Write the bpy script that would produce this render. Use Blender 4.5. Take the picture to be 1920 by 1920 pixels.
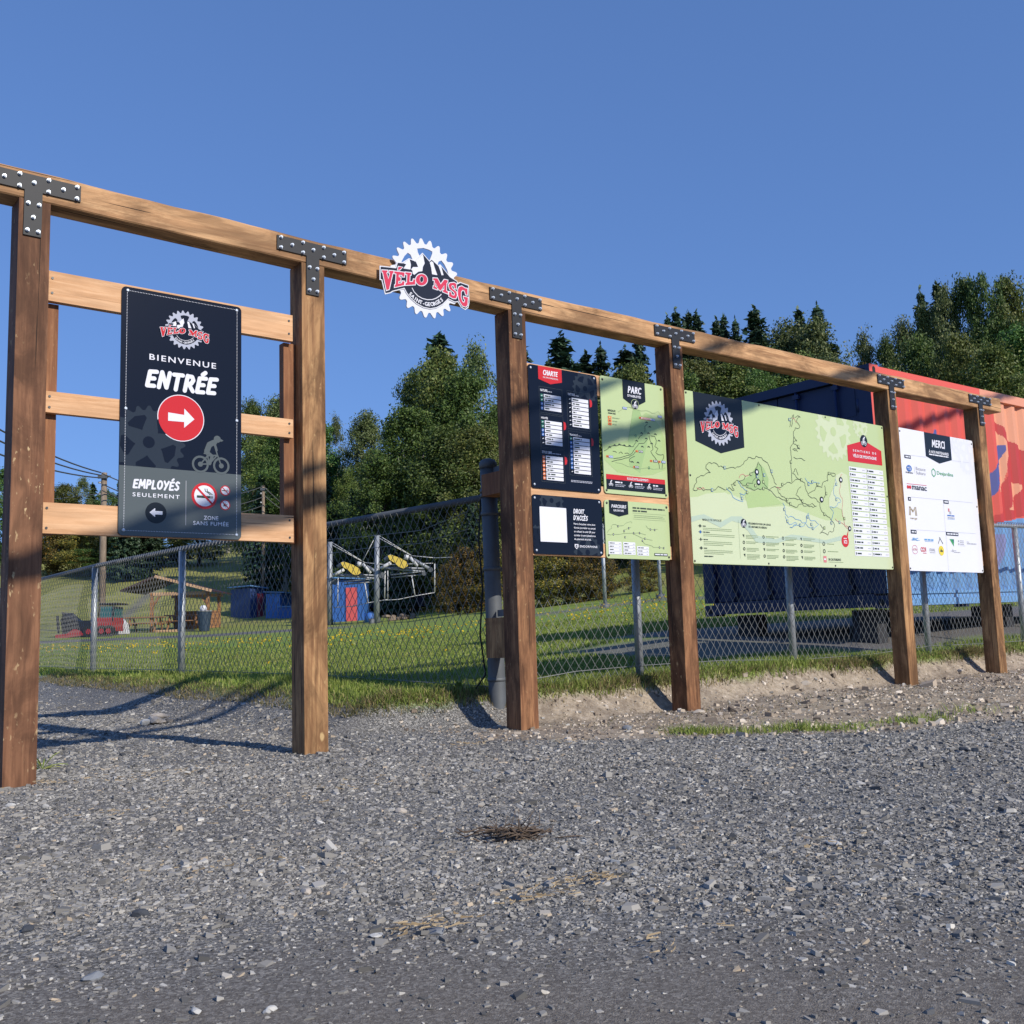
import bpy, bmesh, math, random
import numpy as np
from mathutils import Vector, Matrix
from mathutils.geometry import tessellate_polygon
random.seed(7); RNG = np.random.default_rng(11)
for o in list(bpy.data.objects): bpy.data.objects.remove(o)
SC = bpy.context.scene; COL = SC.collection

# ------------------------------------------------------------------ camera
YAW, PITCH, ROLL, EYE = 0.669407586516962, 0.12324304845786492, -0.03132405482910941, 0.565
FW = np.array([math.sin(YAW)*math.cos(PITCH), math.cos(YAW)*math.cos(PITCH), math.sin(PITCH)])
_r0 = np.array([math.cos(YAW), -math.sin(YAW), 0.0]); _u0 = np.cross(_r0, FW)
RT = _r0*math.cos(ROLL)+_u0*math.sin(ROLL); UP = -_r0*math.sin(ROLL)+_u0*math.cos(ROLL)
cam = bpy.data.cameras.new('camera'); co = bpy.data.objects.new('camera', cam); COL.objects.link(co)
cam.sensor_width = 36; cam.lens = 36.0; cam.clip_start = 0.05; cam.clip_end = 3000
co.matrix_world = Matrix(((RT[0],UP[0],-FW[0],0),(RT[1],UP[1],-FW[1],0),(RT[2],UP[2],-FW[2],EYE),(0,0,0,1)))
SC.camera = co
# ------------------------------------------------------------------ sky, sun, exposure
SUN_EL, SUN_AZ = math.radians(31), math.atan2(0.14, -1.0)      # azimuth of the sun from +Y towards +X
SUN_STRENGTH, SKY_STRENGTH, EXPOSURE = 3.5, 0.15, 0.33
w = bpy.data.worlds.new('World'); SC.world = w; w.use_nodes = True
nt = w.node_tree; bg = nt.nodes['Background']
sky = nt.nodes.new('ShaderNodeTexSky'); sky.sky_type = 'NISHITA'; sky.sun_disc = False
sky.sun_elevation = SUN_EL; sky.sun_rotation = SUN_AZ; sky.altitude = 250; sky.air_density = 1.0; sky.dust_density = 0.0; sky.ozone_density = 5.0
gm = nt.nodes.new('ShaderNodeGamma'); gm.inputs[1].default_value = 0.50; nt.links.new(sky.outputs[0], gm.inputs[0])   # flatter, deeper blue, the whole sky alike
tint = nt.nodes.new('ShaderNodeVectorMath'); tint.operation = 'MULTIPLY'; tint.inputs[1].default_value = (.634, .955, 1.617); nt.links.new(gm.outputs[0], tint.inputs[0])
nt.links.new(tint.outputs[0], bg.inputs[0]); bg.inputs[1].default_value = SKY_STRENGTH
sl = bpy.data.lights.new('sun', 'SUN'); sl.energy = SUN_STRENGTH; sl.angle = math.radians(0.53); sl.color = (1.0, 0.935, 0.83)
so = bpy.data.objects.new('sun', sl); COL.objects.link(so)
sd = Vector((math.sin(SUN_AZ)*math.cos(SUN_EL), math.cos(SUN_AZ)*math.cos(SUN_EL), math.sin(SUN_EL)))
so.rotation_euler = sd.to_track_quat('Z', 'Y').to_euler(); so.location = (0, -30, 40)
SC.view_settings.view_transform = 'Standard'; SC.view_settings.look = 'None'; SC.view_settings.gamma = 1
SC.view_settings.exposure = EXPOSURE; SC.view_settings.use_curve_mapping = False

# ------------------------------------------------------------------ helpers
def at(px, py, d):                       # point at distance d along the view axis, from a measured pixel of the survey photo
    v = FW + RT*(px-960)/1920 + UP*(960-py)/1920
    return Vector(v*d) + Vector((0, 0, EYE))
def tag(o, label=None, cat=None, group=None, kind=None):
    if label: o['label'] = label
    if cat: o['category'] = cat
    if group: o['group'] = group
    if kind: o['kind'] = kind
    return o
def empty(name, loc=(0,0,0), rz=0.0, label=None, cat=None, group=None):
    o = bpy.data.objects.new(name, None); COL.objects.link(o); o.location = loc; o.rotation_euler.z = rz
    o.empty_display_size = 0.2
    return tag(o, label, cat, group)
def link(name, me, parent=None, mats=()):
    o = bpy.data.objects.new(name, me); COL.objects.link(o)
    for m in mats: me.materials.append(m)
    if parent is not None: o.parent = parent
    return o
def copy_tree(o, parent=None):
    c = o.copy(); COL.objects.link(c); c.parent = parent
    for ch in list(o.children): copy_tree(ch, c)
    return c
def mesh_np(name, V, F, smooth=False, matidx=None):   # F: (n,3) or (n,4)
    V = np.ascontiguousarray(V, dtype=np.float32); F = np.ascontiguousarray(F, dtype=np.int32)
    me = bpy.data.meshes.new(name); n, k = F.shape
    me.vertices.add(len(V)); me.vertices.foreach_set('co', V.ravel())
    me.loops.add(n*k); me.loops.foreach_set('vertex_index', F.ravel())
    me.polygons.add(n); me.polygons.foreach_set('loop_start', np.arange(0, n*k, k, dtype=np.int32))
    if matidx is not None: me.polygons.foreach_set('material_index', np.ascontiguousarray(matidx, dtype=np.int32))
    me.update(calc_edges=True); me.validate()
    me.polygons.foreach_set('use_smooth', np.full(len(me.polygons), smooth))
    return me
class MB:                                # collects boxes, bars, tubes into one mesh
    def __init__(s): s.bm = bmesh.new()
    def box(s, lo, hi, mi=0, M=None):
        x0,y0,z0 = lo; x1,y1,z1 = hi
        vs = [s.bm.verts.new(M @ Vector(p) if M else p) for p in ((x0,y0,z0),(x1,y0,z0),(x1,y1,z0),(x0,y1,z0),(x0,y0,z1),(x1,y0,z1),(x1,y1,z1),(x0,y1,z1))]
        for q in ((3,2,1,0),(4,5,6,7),(0,1,5,4),(1,2,6,5),(2,3,7,6),(3,0,4,7)):
            f = s.bm.faces.new([vs[i] for i in q]); f.material_index = mi
        return s
    def bar(s, a, b, wdt, hgt=None, mi=0, up=(0,0,1)):     # box section bar from a to b
        a, b = Vector(a), Vector(b); d = (b-a); L = d.length; d.normalize()
        u = Vector(up); x = d.cross(u)
        if x.length < 1e-4: x = d.cross(Vector((0,1,0)))
        x.normalize(); z = x.cross(d); h = hgt or wdt
        M = Matrix(((x[0],d[0],z[0],a[0]),(x[1],d[1],z[1],a[1]),(x[2],d[2],z[2],a[2]),(0,0,0,1)))
        return s.box((-wdt/2,0,-h/2),(wdt/2,L,h/2), mi, M)
    def tube(s, pts, r, n=8, mi=0, caps=True):
        pts = [Vector(p) for p in pts]; rs = r if isinstance(r, (list, tuple)) else [r]*len(pts); rings = []
        for i, p in enumerate(pts):
            d = (pts[min(i+1,len(pts)-1)]-pts[max(i-1,0)]).normalized()
            x = d.cross(Vector((0,0,1))) if abs(d.z) < .95 else d.cross(Vector((0,1,0)))
            x.normalize(); y = d.cross(x)
            rings.append([s.bm.verts.new(p+(x*math.cos(2*math.pi*k/n)+y*math.sin(2*math.pi*k/n))*rs[i]) for k in range(n)])
        for a, b in zip(rings, rings[1:]):
            for k in range(n):
                f = s.bm.faces.new((a[k], a[(k+1)%n], b[(k+1)%n], b[k])); f.material_index = mi; f.smooth = True
        if caps:
            for rg in (rings[0][::-1], rings[-1]):
                f = s.bm.faces.new(rg); f.material_index = mi
        return s
    def prism(s, loop, y0, y1, mi=0):     # x,z outline extruded along y
        n = len(loop); a = [s.bm.verts.new((p[0],y0,p[1])) for p in loop]; b = [s.bm.verts.new((p[0],y1,p[1])) for p in loop]
        for q in (a, b[::-1]):
            f = s.bm.faces.new(q); f.material_index = mi
        for i in range(n):
            f = s.bm.faces.new((a[(i+1)%n], a[i], b[i], b[(i+1)%n])); f.material_index = mi
        return s
    def bevel(s, w, seg=1):
        bmesh.ops.bevel(s.bm, geom=[e for e in s.bm.edges if len(e.link_faces)==2 and e.calc_face_angle(0) > .5], offset=w, segments=seg, affect='EDGES', profile=.5, clamp_overlap=True)
        return s
    def build(s, name, mats, parent=None, shift=None):
        me = bpy.data.meshes.new(name); bmesh.ops.recalc_face_normals(s.bm, faces=s.bm.faces[:])
        if shift is not None: bmesh.ops.translate(s.bm, verts=s.bm.verts[:], vec=shift)
        s.bm.to_mesh(me); s.bm.free()
        return link(name, me, parent, mats if isinstance(mats, (list,tuple)) else [mats])

# ------------------------------------------------------------------ materials
def newmat(name):
    m = bpy.data.materials.new(name); m.use_nodes = True; t = m.node_tree
    return m, t, t.nodes['Principled BSDF']
def nd(t, typ, **kw):
    n = t.nodes.new(typ)
    for k, v in kw.items():
        if k.startswith('i_'): n.inputs[k[2:].replace('_',' ')].default_value = v
        else: setattr(n, k, v)
    return n
def ramp(t, fac, stops, interp='LINEAR'):
    r = t.nodes.new('ShaderNodeValToRGB'); e = r.color_ramp.elements; r.color_ramp.interpolation = interp
    while len(e) < len(stops): e.new(0.5)
    for i, (p, c) in enumerate(stops): e[i].position = p; e[i].color = (*c, 1) if len(c) == 3 else c
    t.links.new(fac, r.inputs[0]); return r.outputs[0]
def mixc(t, fac, a, b, mode='MIX'):
    m = t.nodes.new('ShaderNodeMix'); m.data_type = 'RGBA'; m.blend_type = mode
    for s, v in ((m.inputs[0], fac), (m.inputs[6], a), (m.inputs[7], b)):
        if hasattr(v, 'is_output'): t.links.new(v, s)
        else: s.default_value = v if not isinstance(v, tuple) else ((*v, 1) if len(v) == 3 else v)
    return m.outputs[2]
def coords(t, scale=(1,1,1), rnd=False):
    tc = t.nodes.new('ShaderNodeTexCoord'); mp = t.nodes.new('ShaderNodeMapping'); mp.inputs['Scale'].default_value = scale
    t.links.new(tc.outputs['Object'], mp.inputs[0])
    if rnd:
        oi = t.nodes.new('ShaderNodeObjectInfo'); mu = nd(t, 'ShaderNodeVectorMath', operation='SCALE'); mu.inputs[0].default_value = (37, 53, 71)
        t.links.new(oi.outputs['Random'], mu.inputs['Scale']); t.links.new(mu.outputs[0], mp.inputs['Location'])
    return mp.outputs[0]
def noise(t, vec, scale, detail=4, rough=.55, dist=0.0):
    n = nd(t, 'ShaderNodeTexNoise'); n.inputs['Scale'].default_value = scale; n.inputs['Detail'].default_value = detail
    n.inputs['Roughness'].default_value = rough; n.inputs['Distortion'].default_value = dist
    t.links.new(vec, n.inputs['Vector']); return n.outputs[0]
def bump(t, b, h, strength=.3, dist=.01):
    n = t.nodes.new('ShaderNodeBump'); n.inputs['Strength'].default_value = strength; n.inputs['Distance'].default_value = dist
    t.links.new(h, n.inputs['Height']); t.links.new(n.outputs[0], b.inputs['Normal'])
def plain(name, col, rough=.5, metal=0.0, var=.12, scale=6.0, spec=.5):
    m, t, b = newmat(name); v = coords(t, rnd=True); n = noise(t, v, scale, 5)
    c = mixc(t, n, tuple(x*(1-var) for x in col), tuple(min(1, x*(1+var)) for x in col))
    t.links.new(c, b.inputs['Base Color']); b.inputs['Roughness'].default_value = rough; b.inputs['Metallic'].default_value = metal
    b.inputs['Specular IOR Level'].default_value = spec
    return m
def wood(name, lo, hi, fleck, axis='z', knot=.5, stain=.5, rough=.72, flk=.7):
    m, t, b = newmat(name)
    def cs(k, q=1.0): return coords(t, {'x':(k,q,q),'y':(q,k,q),'z':(q,q,k)}[axis], True)
    v = cs(.05); g = noise(t, v, 62, 6, .66, .5); g2 = noise(t, v, 12, 4, .6, .9); band = noise(t, cs(.10), 16, 2, .5, .3)
    c = ramp(t, g, [(.30, tuple(x*.72 for x in lo)), (.48, lo), (.64, hi)])
    c = mixc(t, ramp(t, g2, [(.40,(0,0,0)),(.62,(.75,.75,.75))]), c, mixc(t, g, lo, hi))
    c = mixc(t, ramp(t, band, [(.50,(0,0,0)),(.66,(.55,.55,.55))]), c, hi)
    st = noise(t, cs(.34), 5.0, 6, .68, .7)
    c = mixc(t, ramp(t, st, [(.42,(0,0,0)),(.60,(stain,)*3)]), c, tuple(x*.33 for x in lo))
    st2 = noise(t, cs(.16), 17, 3, .55, .3); c = mixc(t, ramp(t, st2, [(.54,(0,0,0)),(.64,(stain*.8,)*3)]), c, tuple(x*.5 for x in lo))
    fl = noise(t, cs(.42), 62, 2, .6, .3); fm = noise(t, cs(.6), 5, 3, .6)
    c = mixc(t, mixc(t, 1.0, ramp(t, fl, [(.63,(0,0,0)),(.70,(flk,)*3)]), ramp(t, fm, [(.46,(0,0,0)),(.60,(1,1,1))]), 'MULTIPLY'), c, fleck)
    vo = nd(t, 'ShaderNodeTexVoronoi'); vo.inputs['Scale'].default_value = 4.6; vo.inputs['Randomness'].default_value = 1; t.links.new(coords(t, {'x':(.5,.10,1),'y':(.1,.5,1),'z':(1,.10,.5)}[axis], True), vo.inputs['Vector'])   # knots run through the timber from face to back
    kc = t.nodes.new('ShaderNodeSeparateColor'); t.links.new(vo.outputs['Color'], kc.inputs[0]); kg = nd(t, 'ShaderNodeMath', operation='MULTIPLY_ADD'); t.links.new(kc.outputs[0], kg.inputs[0]); kg.inputs[1].default_value = .11
    wob = nd(t, 'ShaderNodeMath', operation='MULTIPLY_ADD'); t.links.new(noise(t, cs(.8), 40, 2), wob.inputs[0]); wob.inputs[1].default_value = .05; t.links.new(vo.outputs['Distance'], kg.inputs[2]); t.links.new(kg.outputs[0], wob.inputs[2])
    c = mixc(t, ramp(t, wob.outputs[0], [(.0,(knot,)*3),(.12,(knot,)*3),(.16,(0,0,0))]), c, tuple(x*.7 for x in lo))
    c = mixc(t, ramp(t, wob.outputs[0], [(.0,(knot,)*3),(.085,(knot,)*3),(.11,(0,0,0))]), c, fleck)
    c = mixc(t, ramp(t, wob.outputs[0], [(.0,(knot,)*3),(.055,(knot,)*3),(.066,(0,0,0))]), c, tuple(x*.5 for x in lo))
    ck = noise(t, cs(.010), 85, 1, .3, .0); ckr = ramp(t, ck, [(.0,(0,0,0)),(.262,(0,0,0)),(.272,(1,1,1))]); gate = noise(t, cs(.3), 3.3, 1)
    ckr = mixc(t, ramp(t, gate, [(.46,(0,0,0)),(.5,(1,1,1))]), (1,1,1), ckr)
    c = mixc(t, ckr, (.022,.013,.008), c)
    t.links.new(c, b.inputs['Base Color']); b.inputs['Roughness'].default_value = rough; b.inputs['Specular IOR Level'].default_value = .25
    bump(t, b, mixc(t, 1.0, g, ckr, 'MULTIPLY'), .45, .004)
    return m
def island(name, stops, rough=.7, trans=0.0, spec=.3, interp='LINEAR', noisemix=None):
    m, t, b = newmat(name); g = t.nodes.new('ShaderNodeNewGeometry')
    c = ramp(t, g.outputs['Random Per Island'], stops, interp)
    if noisemix:
        tc = t.nodes.new('ShaderNodeTexCoord'); n = noise(t, tc.outputs['Object'], noisemix[0], 3)
        c = mixc(t, ramp(t, n, [(.35,(0,0,0)),(.65,(1,1,1))]), c, mixc(t, noisemix[1], c, noisemix[2]))
    t.links.new(c, b.inputs['Base Color']); b.inputs['Roughness'].default_value = rough; b.inputs['Specular IOR Level'].default_value = spec
    if trans:
        tr = t.nodes.new('ShaderNodeBsdfTranslucent'); mx = t.nodes.new('ShaderNodeMixShader'); mx.inputs[0].default_value = trans
        t.links.new(c, tr.inputs[0]); t.links.new(b.outputs[0], mx.inputs[1]); t.links.new(tr.outputs[0], mx.inputs[2])
        t.links.new(mx.outputs[0], t.nodes['Material Output'].inputs[0])
    return m
INK = {}
def ink(name, col, rough=.17):
    if name not in INK: INK[name] = plain('print_'+name, col, rough, 0, .03, 3.0, .28)
    return INK[name]
for k, c in dict(navy=(.0065,.009,.018), black=(.014,.017,.021), coal=(.026,.029,.042), white=(.74,.745,.80), silver=(.44,.46,.54), red=(.56,.030,.034), rose=(.62,.055,.10),
                 slate=(.098,.115,.118), slate2=(.25,.29,.29), ghost=(.026,.034,.046), ghost2=(.05,.058,.07), lime=(.470,.565,.295), lime2=(.40,.525,.235), lime3=(.335,.475,.21), limepale=(.56,.625,.41), water=(.44,.54,.43),
                 ink=(.055,.070,.050), thin=(.27,.35,.19), blue=(.06,.16,.45), bluelt=(.13,.33,.62), pink=(.62,.22,.22), orange=(.72,.20,.06), tan=(.36,.27,.12), grey=(.42,.42,.45), green=(.06,.34,.12), teal=(.04,.19,.13), yellow=(.72,.58,.06), greyline=(.45,.45,.48), bone=(.70,.71,.76)).items(): ink(k, c)
M = dict(
 post_dark=wood('brown_stained_timber', (.165,.073,.038), (.28,.135,.070), (.62,.45,.24), 'z', .85, .7, flk=.85),
 post_mid=wood('tan_brown_timber', (.27,.132,.058), (.52,.300,.135), (.62,.43,.20), 'z', .75, .85, flk=.4),
 post_red=wood('reddish_brown_timber', (.185,.080,.038), (.40,.20,.092), (.60,.41,.20), 'z', .8, .85, flk=.6),
 beam=wood('tan_beam_timber', (.46,.245,.115), (.70,.425,.215), (.50,.28,.13), 'x', .75, .72, flk=.3),
 rail=wood('fresh_spruce_board', (.64,.350,.175), (.80,.50,.285), (.60,.32,.15), 'x', .6, .22, flk=.3),
 cleat=wood('reddish_cleat_board', (.24,.10,.048), (.38,.18,.085), (.40,.22,.11), 'z', .3, .3),
 farwood=wood('weathered_shelter_wood', (.26,.125,.055), (.54,.29,.14), (.5,.3,.16), 'x', .2, .3),
 lightwood=wood('pale_new_lumber', (.52,.32,.18), (.68,.45,.27), (.6,.4,.2), 'x', .2, .1),
 pole=wood('grey_brown_utility_pole', (.20,.15,.11), (.38,.30,.22), (.4,.33,.25), 'z', .1, .3),
 blacksteel=plain('matt_black_steel_plate', (.018,.019,.023), .55, .0, .25, 30, .35),
 bolt=plain('zinc_bolt_head', (.50,.56,.64), .42, .35, .1),
 screwdark=plain('dark_screw', (.06,.06,.06), .4, .6),
 galv=plain('galvanised_steel', (.36,.385,.41), .5, .55, .25, 14),
 galvdull=plain('dull_grey_pipe', (.115,.125,.135), .62, .25, .35, 9),
 wire=plain('galvanised_mesh_wire', (.24,.245,.24), .5, .2, .3, 8),
 panelback=plain('grey_panel_back', (.4,.4,.4), .5),
 black=plain('black_void', (.01,.01,.011), .8),
 rubber=plain('black_rubber', (.02,.02,.02), .8),
 shedblue=plain('painted_blue_boards', (.035,.13,.42), .6), shedroof=plain('light_blue_roof_sheet', (.12,.26,.50), .5),
 shedred=plain('coral_red_door', (.62,.10,.10), .6), reddark=plain('wine_red_door', (.25,.03,.05), .6),
 machred=plain('red_machine_paint', (.34,.035,.04), .6), machblack=plain('black_machine_steel', (.02,.02,.025), .5), machteal=plain('teal_cab_glass', (.03,.12,.13), .2),
 whitecloth=plain('white_tarpaulin', (.62,.62,.66), .7), liftyellow=plain('yellow_guard_pad', (.80,.58,.10), .55), liftgrey=plain('grey_lift_steel', (.27,.29,.32), .5, .3), liftwhite=plain('white_painted_steel', (.55,.55,.55), .5),
 binblue=plain('dark_blue_bin_plastic', (.03,.05,.08), .5), stone=plain('pale_limestone', (.46,.40,.33), .85, 0, .3, 20), slatebig=plain('grey_slate_stone', (.20,.21,.225), .8, 0, .35, 25), slatedark=plain('dark_slate_stone', (.05,.055,.065), .8, 0, .35, 25), quartz=plain('white_quartz_stone', (.50,.485,.45), .7, 0, .15, 20),
 contblue=plain('dark_blue_container_end', (.010,.022,.080), .55, 0, .3, 2.5), contred=plain('coral_red_container_paint', (.70,.105,.072), .5, 0, .06, 2), contcyan=plain('sky_blue_container_paint', (.16,.33,.60), .5, 0, .08, 2), contdark=plain('dark_container_underside', (.03,.03,.035), .8),
 roofdark=plain('dark_brown_roof', (.05,.022,.022), .7),
 twig=plain('brown_dead_twigs', (.12,.085,.06), .9, 0, .4, 15), straw=island('dry_straw', [(0,(.26,.19,.11)),(1,(.46,.36,.23))], .9),
 cable=plain('twisted_aluminium_cable', (.10,.105,.11), .5, .3))
# ------------------------------------------------------------------ the lie of the land
def sm(a, b, x):
    t = np.clip((x-a)/(b-a), 0, 1); return t*t*(3-2*t)
TD = np.array([0, 9,12,20,30,45,50,60,80,100,140,300,900])
TL = np.array([-.27,-.27,-.24,-.10,.15,.62,.85,1.5,5.2,8.5,14,16,16])
TC = np.array([-.27,-.27,-.22,-.03,.32,.98,1.25,2.0,6.0,10,17,20,20])
TR = np.array([-.27,-.20,-.06,.30,.95,2.4,3.2,4.6,10,15,22,26,26])
def vnoise(x, y, f, seed=0):
    x = x*f+seed*17.3; y = y*f+seed*9.1
    return (np.sin(x*1.3+1.7*np.sin(y*.9+seed))+np.sin(y*1.7+1.3*np.sin(x*1.1))+np.sin((x+y)*.8+2.1*np.sin((x-y)*.7)))/3
def bank(x, y):
    yb = 4.96 + .30*sm(4.5, 3.4, x) + .05*vnoise(x, y, 4.0, 3)
    return sm(2.75, 3.5, x+.06*vnoise(x,y,2.2,5))*sm(yb, yb+.30, y)
def dirt_edge(x): return np.interp(x, [3.3,3.6,4.0,4.4,4.8,5.6,6.4,9,14], [4.7,4.0,3.5,3.25,2.95,2.8,2.7,2.7,2.8])
def ground_z(x, y):
    x = np.asarray(x, float); y = np.asarray(y, float)
    near = .012*np.clip(x-1, -20, 20) + .008*np.clip(y-5.2, 0, 12)*sm(6, 3, x) + (.20+.06*sm(4.2, 3.4, x)*sm(5.6, 7, y))*bank(x, y)
    near = near + (.010*vnoise(x, y, 9, 3)+.012*vnoise(x, y, 4.1, 7))*sm(3.9, 4.4, x)*sm(4.3, 4.9, y)*sm(5.4, 5.1, y) + .012*vnoise(x, y, 1.1, 1)*sm(.5, 2.5, y) + .006*vnoise(x, y, 3.7, 2)
    near = np.where(y < -2, 0, near)
    d = x*FW[0]+y*FW[1]; s = x*RT[0]+y*RT[1]; a = s/np.maximum(d, .5)
    l, c, r = (np.interp(d, TD, T) for T in (TL, TC, TR))
    far = EYE + np.where(a < -.1, np.interp(a, [-.3,-.1], [0,1])*(c-l)+l, np.interp(a, [-.1,.15], [0,1])*(r-c)+c)
    far = far + .05*vnoise(x, y, .25, 4)*sm(14, 30, d) + .5*vnoise(x, y, .05, 6)*sm(60, 100, d)
    wgt = sm(8.5, 13, d)*sm(2.6, 4.2, x)*sm(5.2, 6.6, y)
    behind = sm(6, -6, d)
    return (near*(1-wgt) + far*wgt)*(1-behind)
def gz(x, y): return float(ground_z(x, y))
def place(px, py, d):                    # stand something on the ground at that place
    p = at(px, py, d); p.z = gz(p.x, p.y); return p

def build_ground():
    rad = np.concatenate([[0.0], np.geomspace(.45, 14, 420), np.geomspace(14.2, 900, 190)])
    view = math.atan2(FW[0], FW[1])
    ang = np.concatenate([np.linspace(-.56, .56, 420), np.linspace(.60, 2*math.pi-.60, 60)]) + view
    R, A = np.meshgrid(rad, ang, indexing='ij'); X = R*np.sin(A); Y = R*np.cos(A); Z = ground_z(X, Y)
    V = np.stack([X, Y, Z], -1).reshape(-1, 3); nr, na = R.shape
    i = np.arange(nr-1)[:, None]; j = np.arange(na)[None]; j2 = (j+1) % na
    F = np.stack([i*na+j, i*na+j2, (i+1)*na+j2, (i+1)*na+j], -1).reshape(-1, 4)
    me = mesh_np('ground', V, F, True)
    x, y = V[:,0], V[:,1]; d = x*FW[0]+y*FW[1]; s = x*RT[0]+y*RT[1]; a = s/np.maximum(d,.5)
    bk = bank(x, y)
    grass = sm(.60, .95, bk + .18*vnoise(x, y, 5, 8))
    # the bare cut face of the bank and the trodden strip of earth before it, right of the third post
    e = y - dirt_edge(x)
    dirt = sm(3.3, 3.7, x-1.3*np.clip(y-4.75,0,.5)+.15*vnoise(x,y,3,9))*sm(-.12, .16, e + .16*vnoise(x, y, 2.6, 4))*sm(5.5, 5.3, y)
    dirt = np.maximum(dirt, sm(4.3, 5.0, x)*sm(.05, .3, bk)*sm(.97, .8, bk))
    # grey gravel strips far off: yard road, container pad, path up the slope
    road = sm(36.5, 38, d)*sm(44, 42, d)*sm(-.12, -.2, a)
    pad = sm(8.9, 9.5, x + .3*vnoise(x,y,1.4,2))*sm(5.75, 6.1, y+.15*vnoise(x,y,2,7))*sm(11, 9.5, y)
    pad = np.maximum(pad, sm(5.9, 6.6, x)*sm(6.4, 6.8, y)*sm(9.2, 8.6, y)*sm(7.3,7.8,x)*.9)
    path = np.exp(-((d-31-.0*a)/1.0)**2)*sm(-.05, .0, a)
    path = np.maximum(path, np.exp(-((a+.395-.0021*(d-55))/.006)**2)*sm(54, 58, d)*sm(84, 78, d))
    rough = sm(24, 44, d)*(.5+.5*vnoise(x, y, .2, 3)) ; rough = np.maximum(rough, sm(46, 56, d)*.9)
    col = np.stack([np.clip(grass,0,1), np.clip(dirt,0,1), np.clip(np.maximum(road, np.maximum(pad, path*.8)),0,1), np.clip(rough*grass,0,1)], -1).astype(np.float32)
    at_ = me.color_attributes.new('zones', 'FLOAT_COLOR', 'POINT'); at_.data.foreach_set('color', col.ravel())
    m, t, b = newmat('ground_surface'); v = coords(t)
    ca = nd(t, 'ShaderNodeVertexColor', layer_name='zones'); sp = t.nodes.new('ShaderNodeSeparateColor'); t.links.new(ca.outputs[0], sp.inputs[0])
    vor = nd(t, 'ShaderNodeTexVoronoi'); vor.inputs['Scale'].default_value = 165; t.links.new(v, vor.inputs['Vector'])
    vor2 = nd(t, 'ShaderNodeTexVoronoi'); vor2.inputs['Scale'].default_value = 42; t.links.new(v, vor2.inputs['Vector'])
    sc_ = t.nodes.new('ShaderNodeSeparateColor'); t.links.new(vor.outputs['Color'], sc_.inputs[0])
    grav = ramp(t, sc_.outputs[0], [(0,(0.065,0.063,0.061)),(.45,(0.178,0.172,0.162)),(.8,(0.320,0.307,0.284)),(.95,(0.473,0.455,0.417)),(1,(0.591,0.526,0.440))])
    big = noise(t, v, 1.3, 4, .55); grav = mixc(t, ramp(t, big, [(.42,(0,0,0)),(.65,(.45,.45,.45))]), grav, (.175,.155,.135))
    fine = noise(t, v, 330, 3, .65); fine2 = noise(t, v, 2.3, 3)
    earth = ramp(t, noise(t, v, 26, 8, .75), [(.30,(0.206,0.158,0.114)),(.50,(0.434,0.350,0.254)),(.70,(0.629,0.526,0.401))])
    earth = mixc(t, ramp(t, noise(t, v, 5.5, 6, .7), [(.46,(0,0,0)),(.60,(.7,.7,.7))]), earth, (.20,.155,.115))
    earth = mixc(t, ramp(t, sc_.outputs[1], [(.0,(0,0,0)),(.86,(0,0,0)),(.93,(.8,.8,.8))]), earth, (.40,.35,.29))
    gr = ramp(t, noise(t, v, 18, 5, .65), [(.3,(0.130,0.199,0.032)),(.55,(0.236,0.328,0.061)),(.75,(0.351,0.428,0.100))])
    gr2 = ramp(t, noise(t, v, 1.6, 6, .7), [(.3,(0.182,0.206,0.047)),(.55,(0.335,0.312,0.100)),(.75,(0.473,0.396,0.161))])
    pathc = ramp(t, sc_.outputs[2], [(0,(.11,.105,.105)),(.6,(.19,.18,.175)),(1,(.30,.28,.26))])
    # a worn, dust-bound wheel track across the very front of the yard
    sx = t.nodes.new('ShaderNodeTexCoord'); dt = nd(t, 'ShaderNodeVectorMath', operation='DOT_PRODUCT'); t.links.new(sx.outputs['Object'], dt.inputs[0]); dt.inputs[1].default_value = (.63, .775, 0)
    ad = nd(t, 'ShaderNodeMath', operation='MULTIPLY_ADD'); t.links.new(fine2, ad.inputs[0]); ad.inputs[1].default_value = .55; t.links.new(dt.outputs['Value'], ad.inputs[2])
    track = ramp(t, nd_map(t, ad.outputs[0], 1.70, 2.40), [(0,(.95,.95,.95)),(1,(0,0,0))])
    spk = nd(t, 'ShaderNodeTexVoronoi'); spk.inputs['Scale'].default_value = 260; t.links.new(v, spk.inputs['Vector']); spc = t.nodes.new('ShaderNodeSeparateColor'); t.links.new(spk.outputs['Color'], spc.inputs[0])
    dust = ramp(t, mixc(t, .45, noise(t, v, 75, 8, .78), spc.outputs[0]), [(.3,(0.157,0.133,0.110)),(.6,(0.237,0.205,0.171)),(.8,(0.333,0.292,0.241))])
    grav = mixc(t, track, grav, dust)
    c = mixc(t, sp.outputs[1], grav, earth); c = mixc(t, sp.outputs[0], c, gr); c = mixc(t, ca.outputs['Alpha'], c, gr2); c = mixc(t, sp.outputs[2], c, pathc)
    t.links.new(c, b.inputs['Base Color']); b.inputs['Roughness'].default_value = .9; b.inputs['Specular IOR Level'].default_value = .2
    h = mixc(t, track, mixc(t, .5, sc_.outputs[0], fine), mixc(t, .25, fine, sc_.outputs[0])); bump(t, b, h, .75, .012)
    o = link('ground', me, None, [m]); tag(o, kind='structure')
def nd_map(t, v, a, b):
    n = nd(t, 'ShaderNodeMapRange'); n.inputs[1].default_value = a; n.inputs[2].default_value = b; t.links.new(v, n.inputs[0]); return n.outputs[0]
build_ground()

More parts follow.
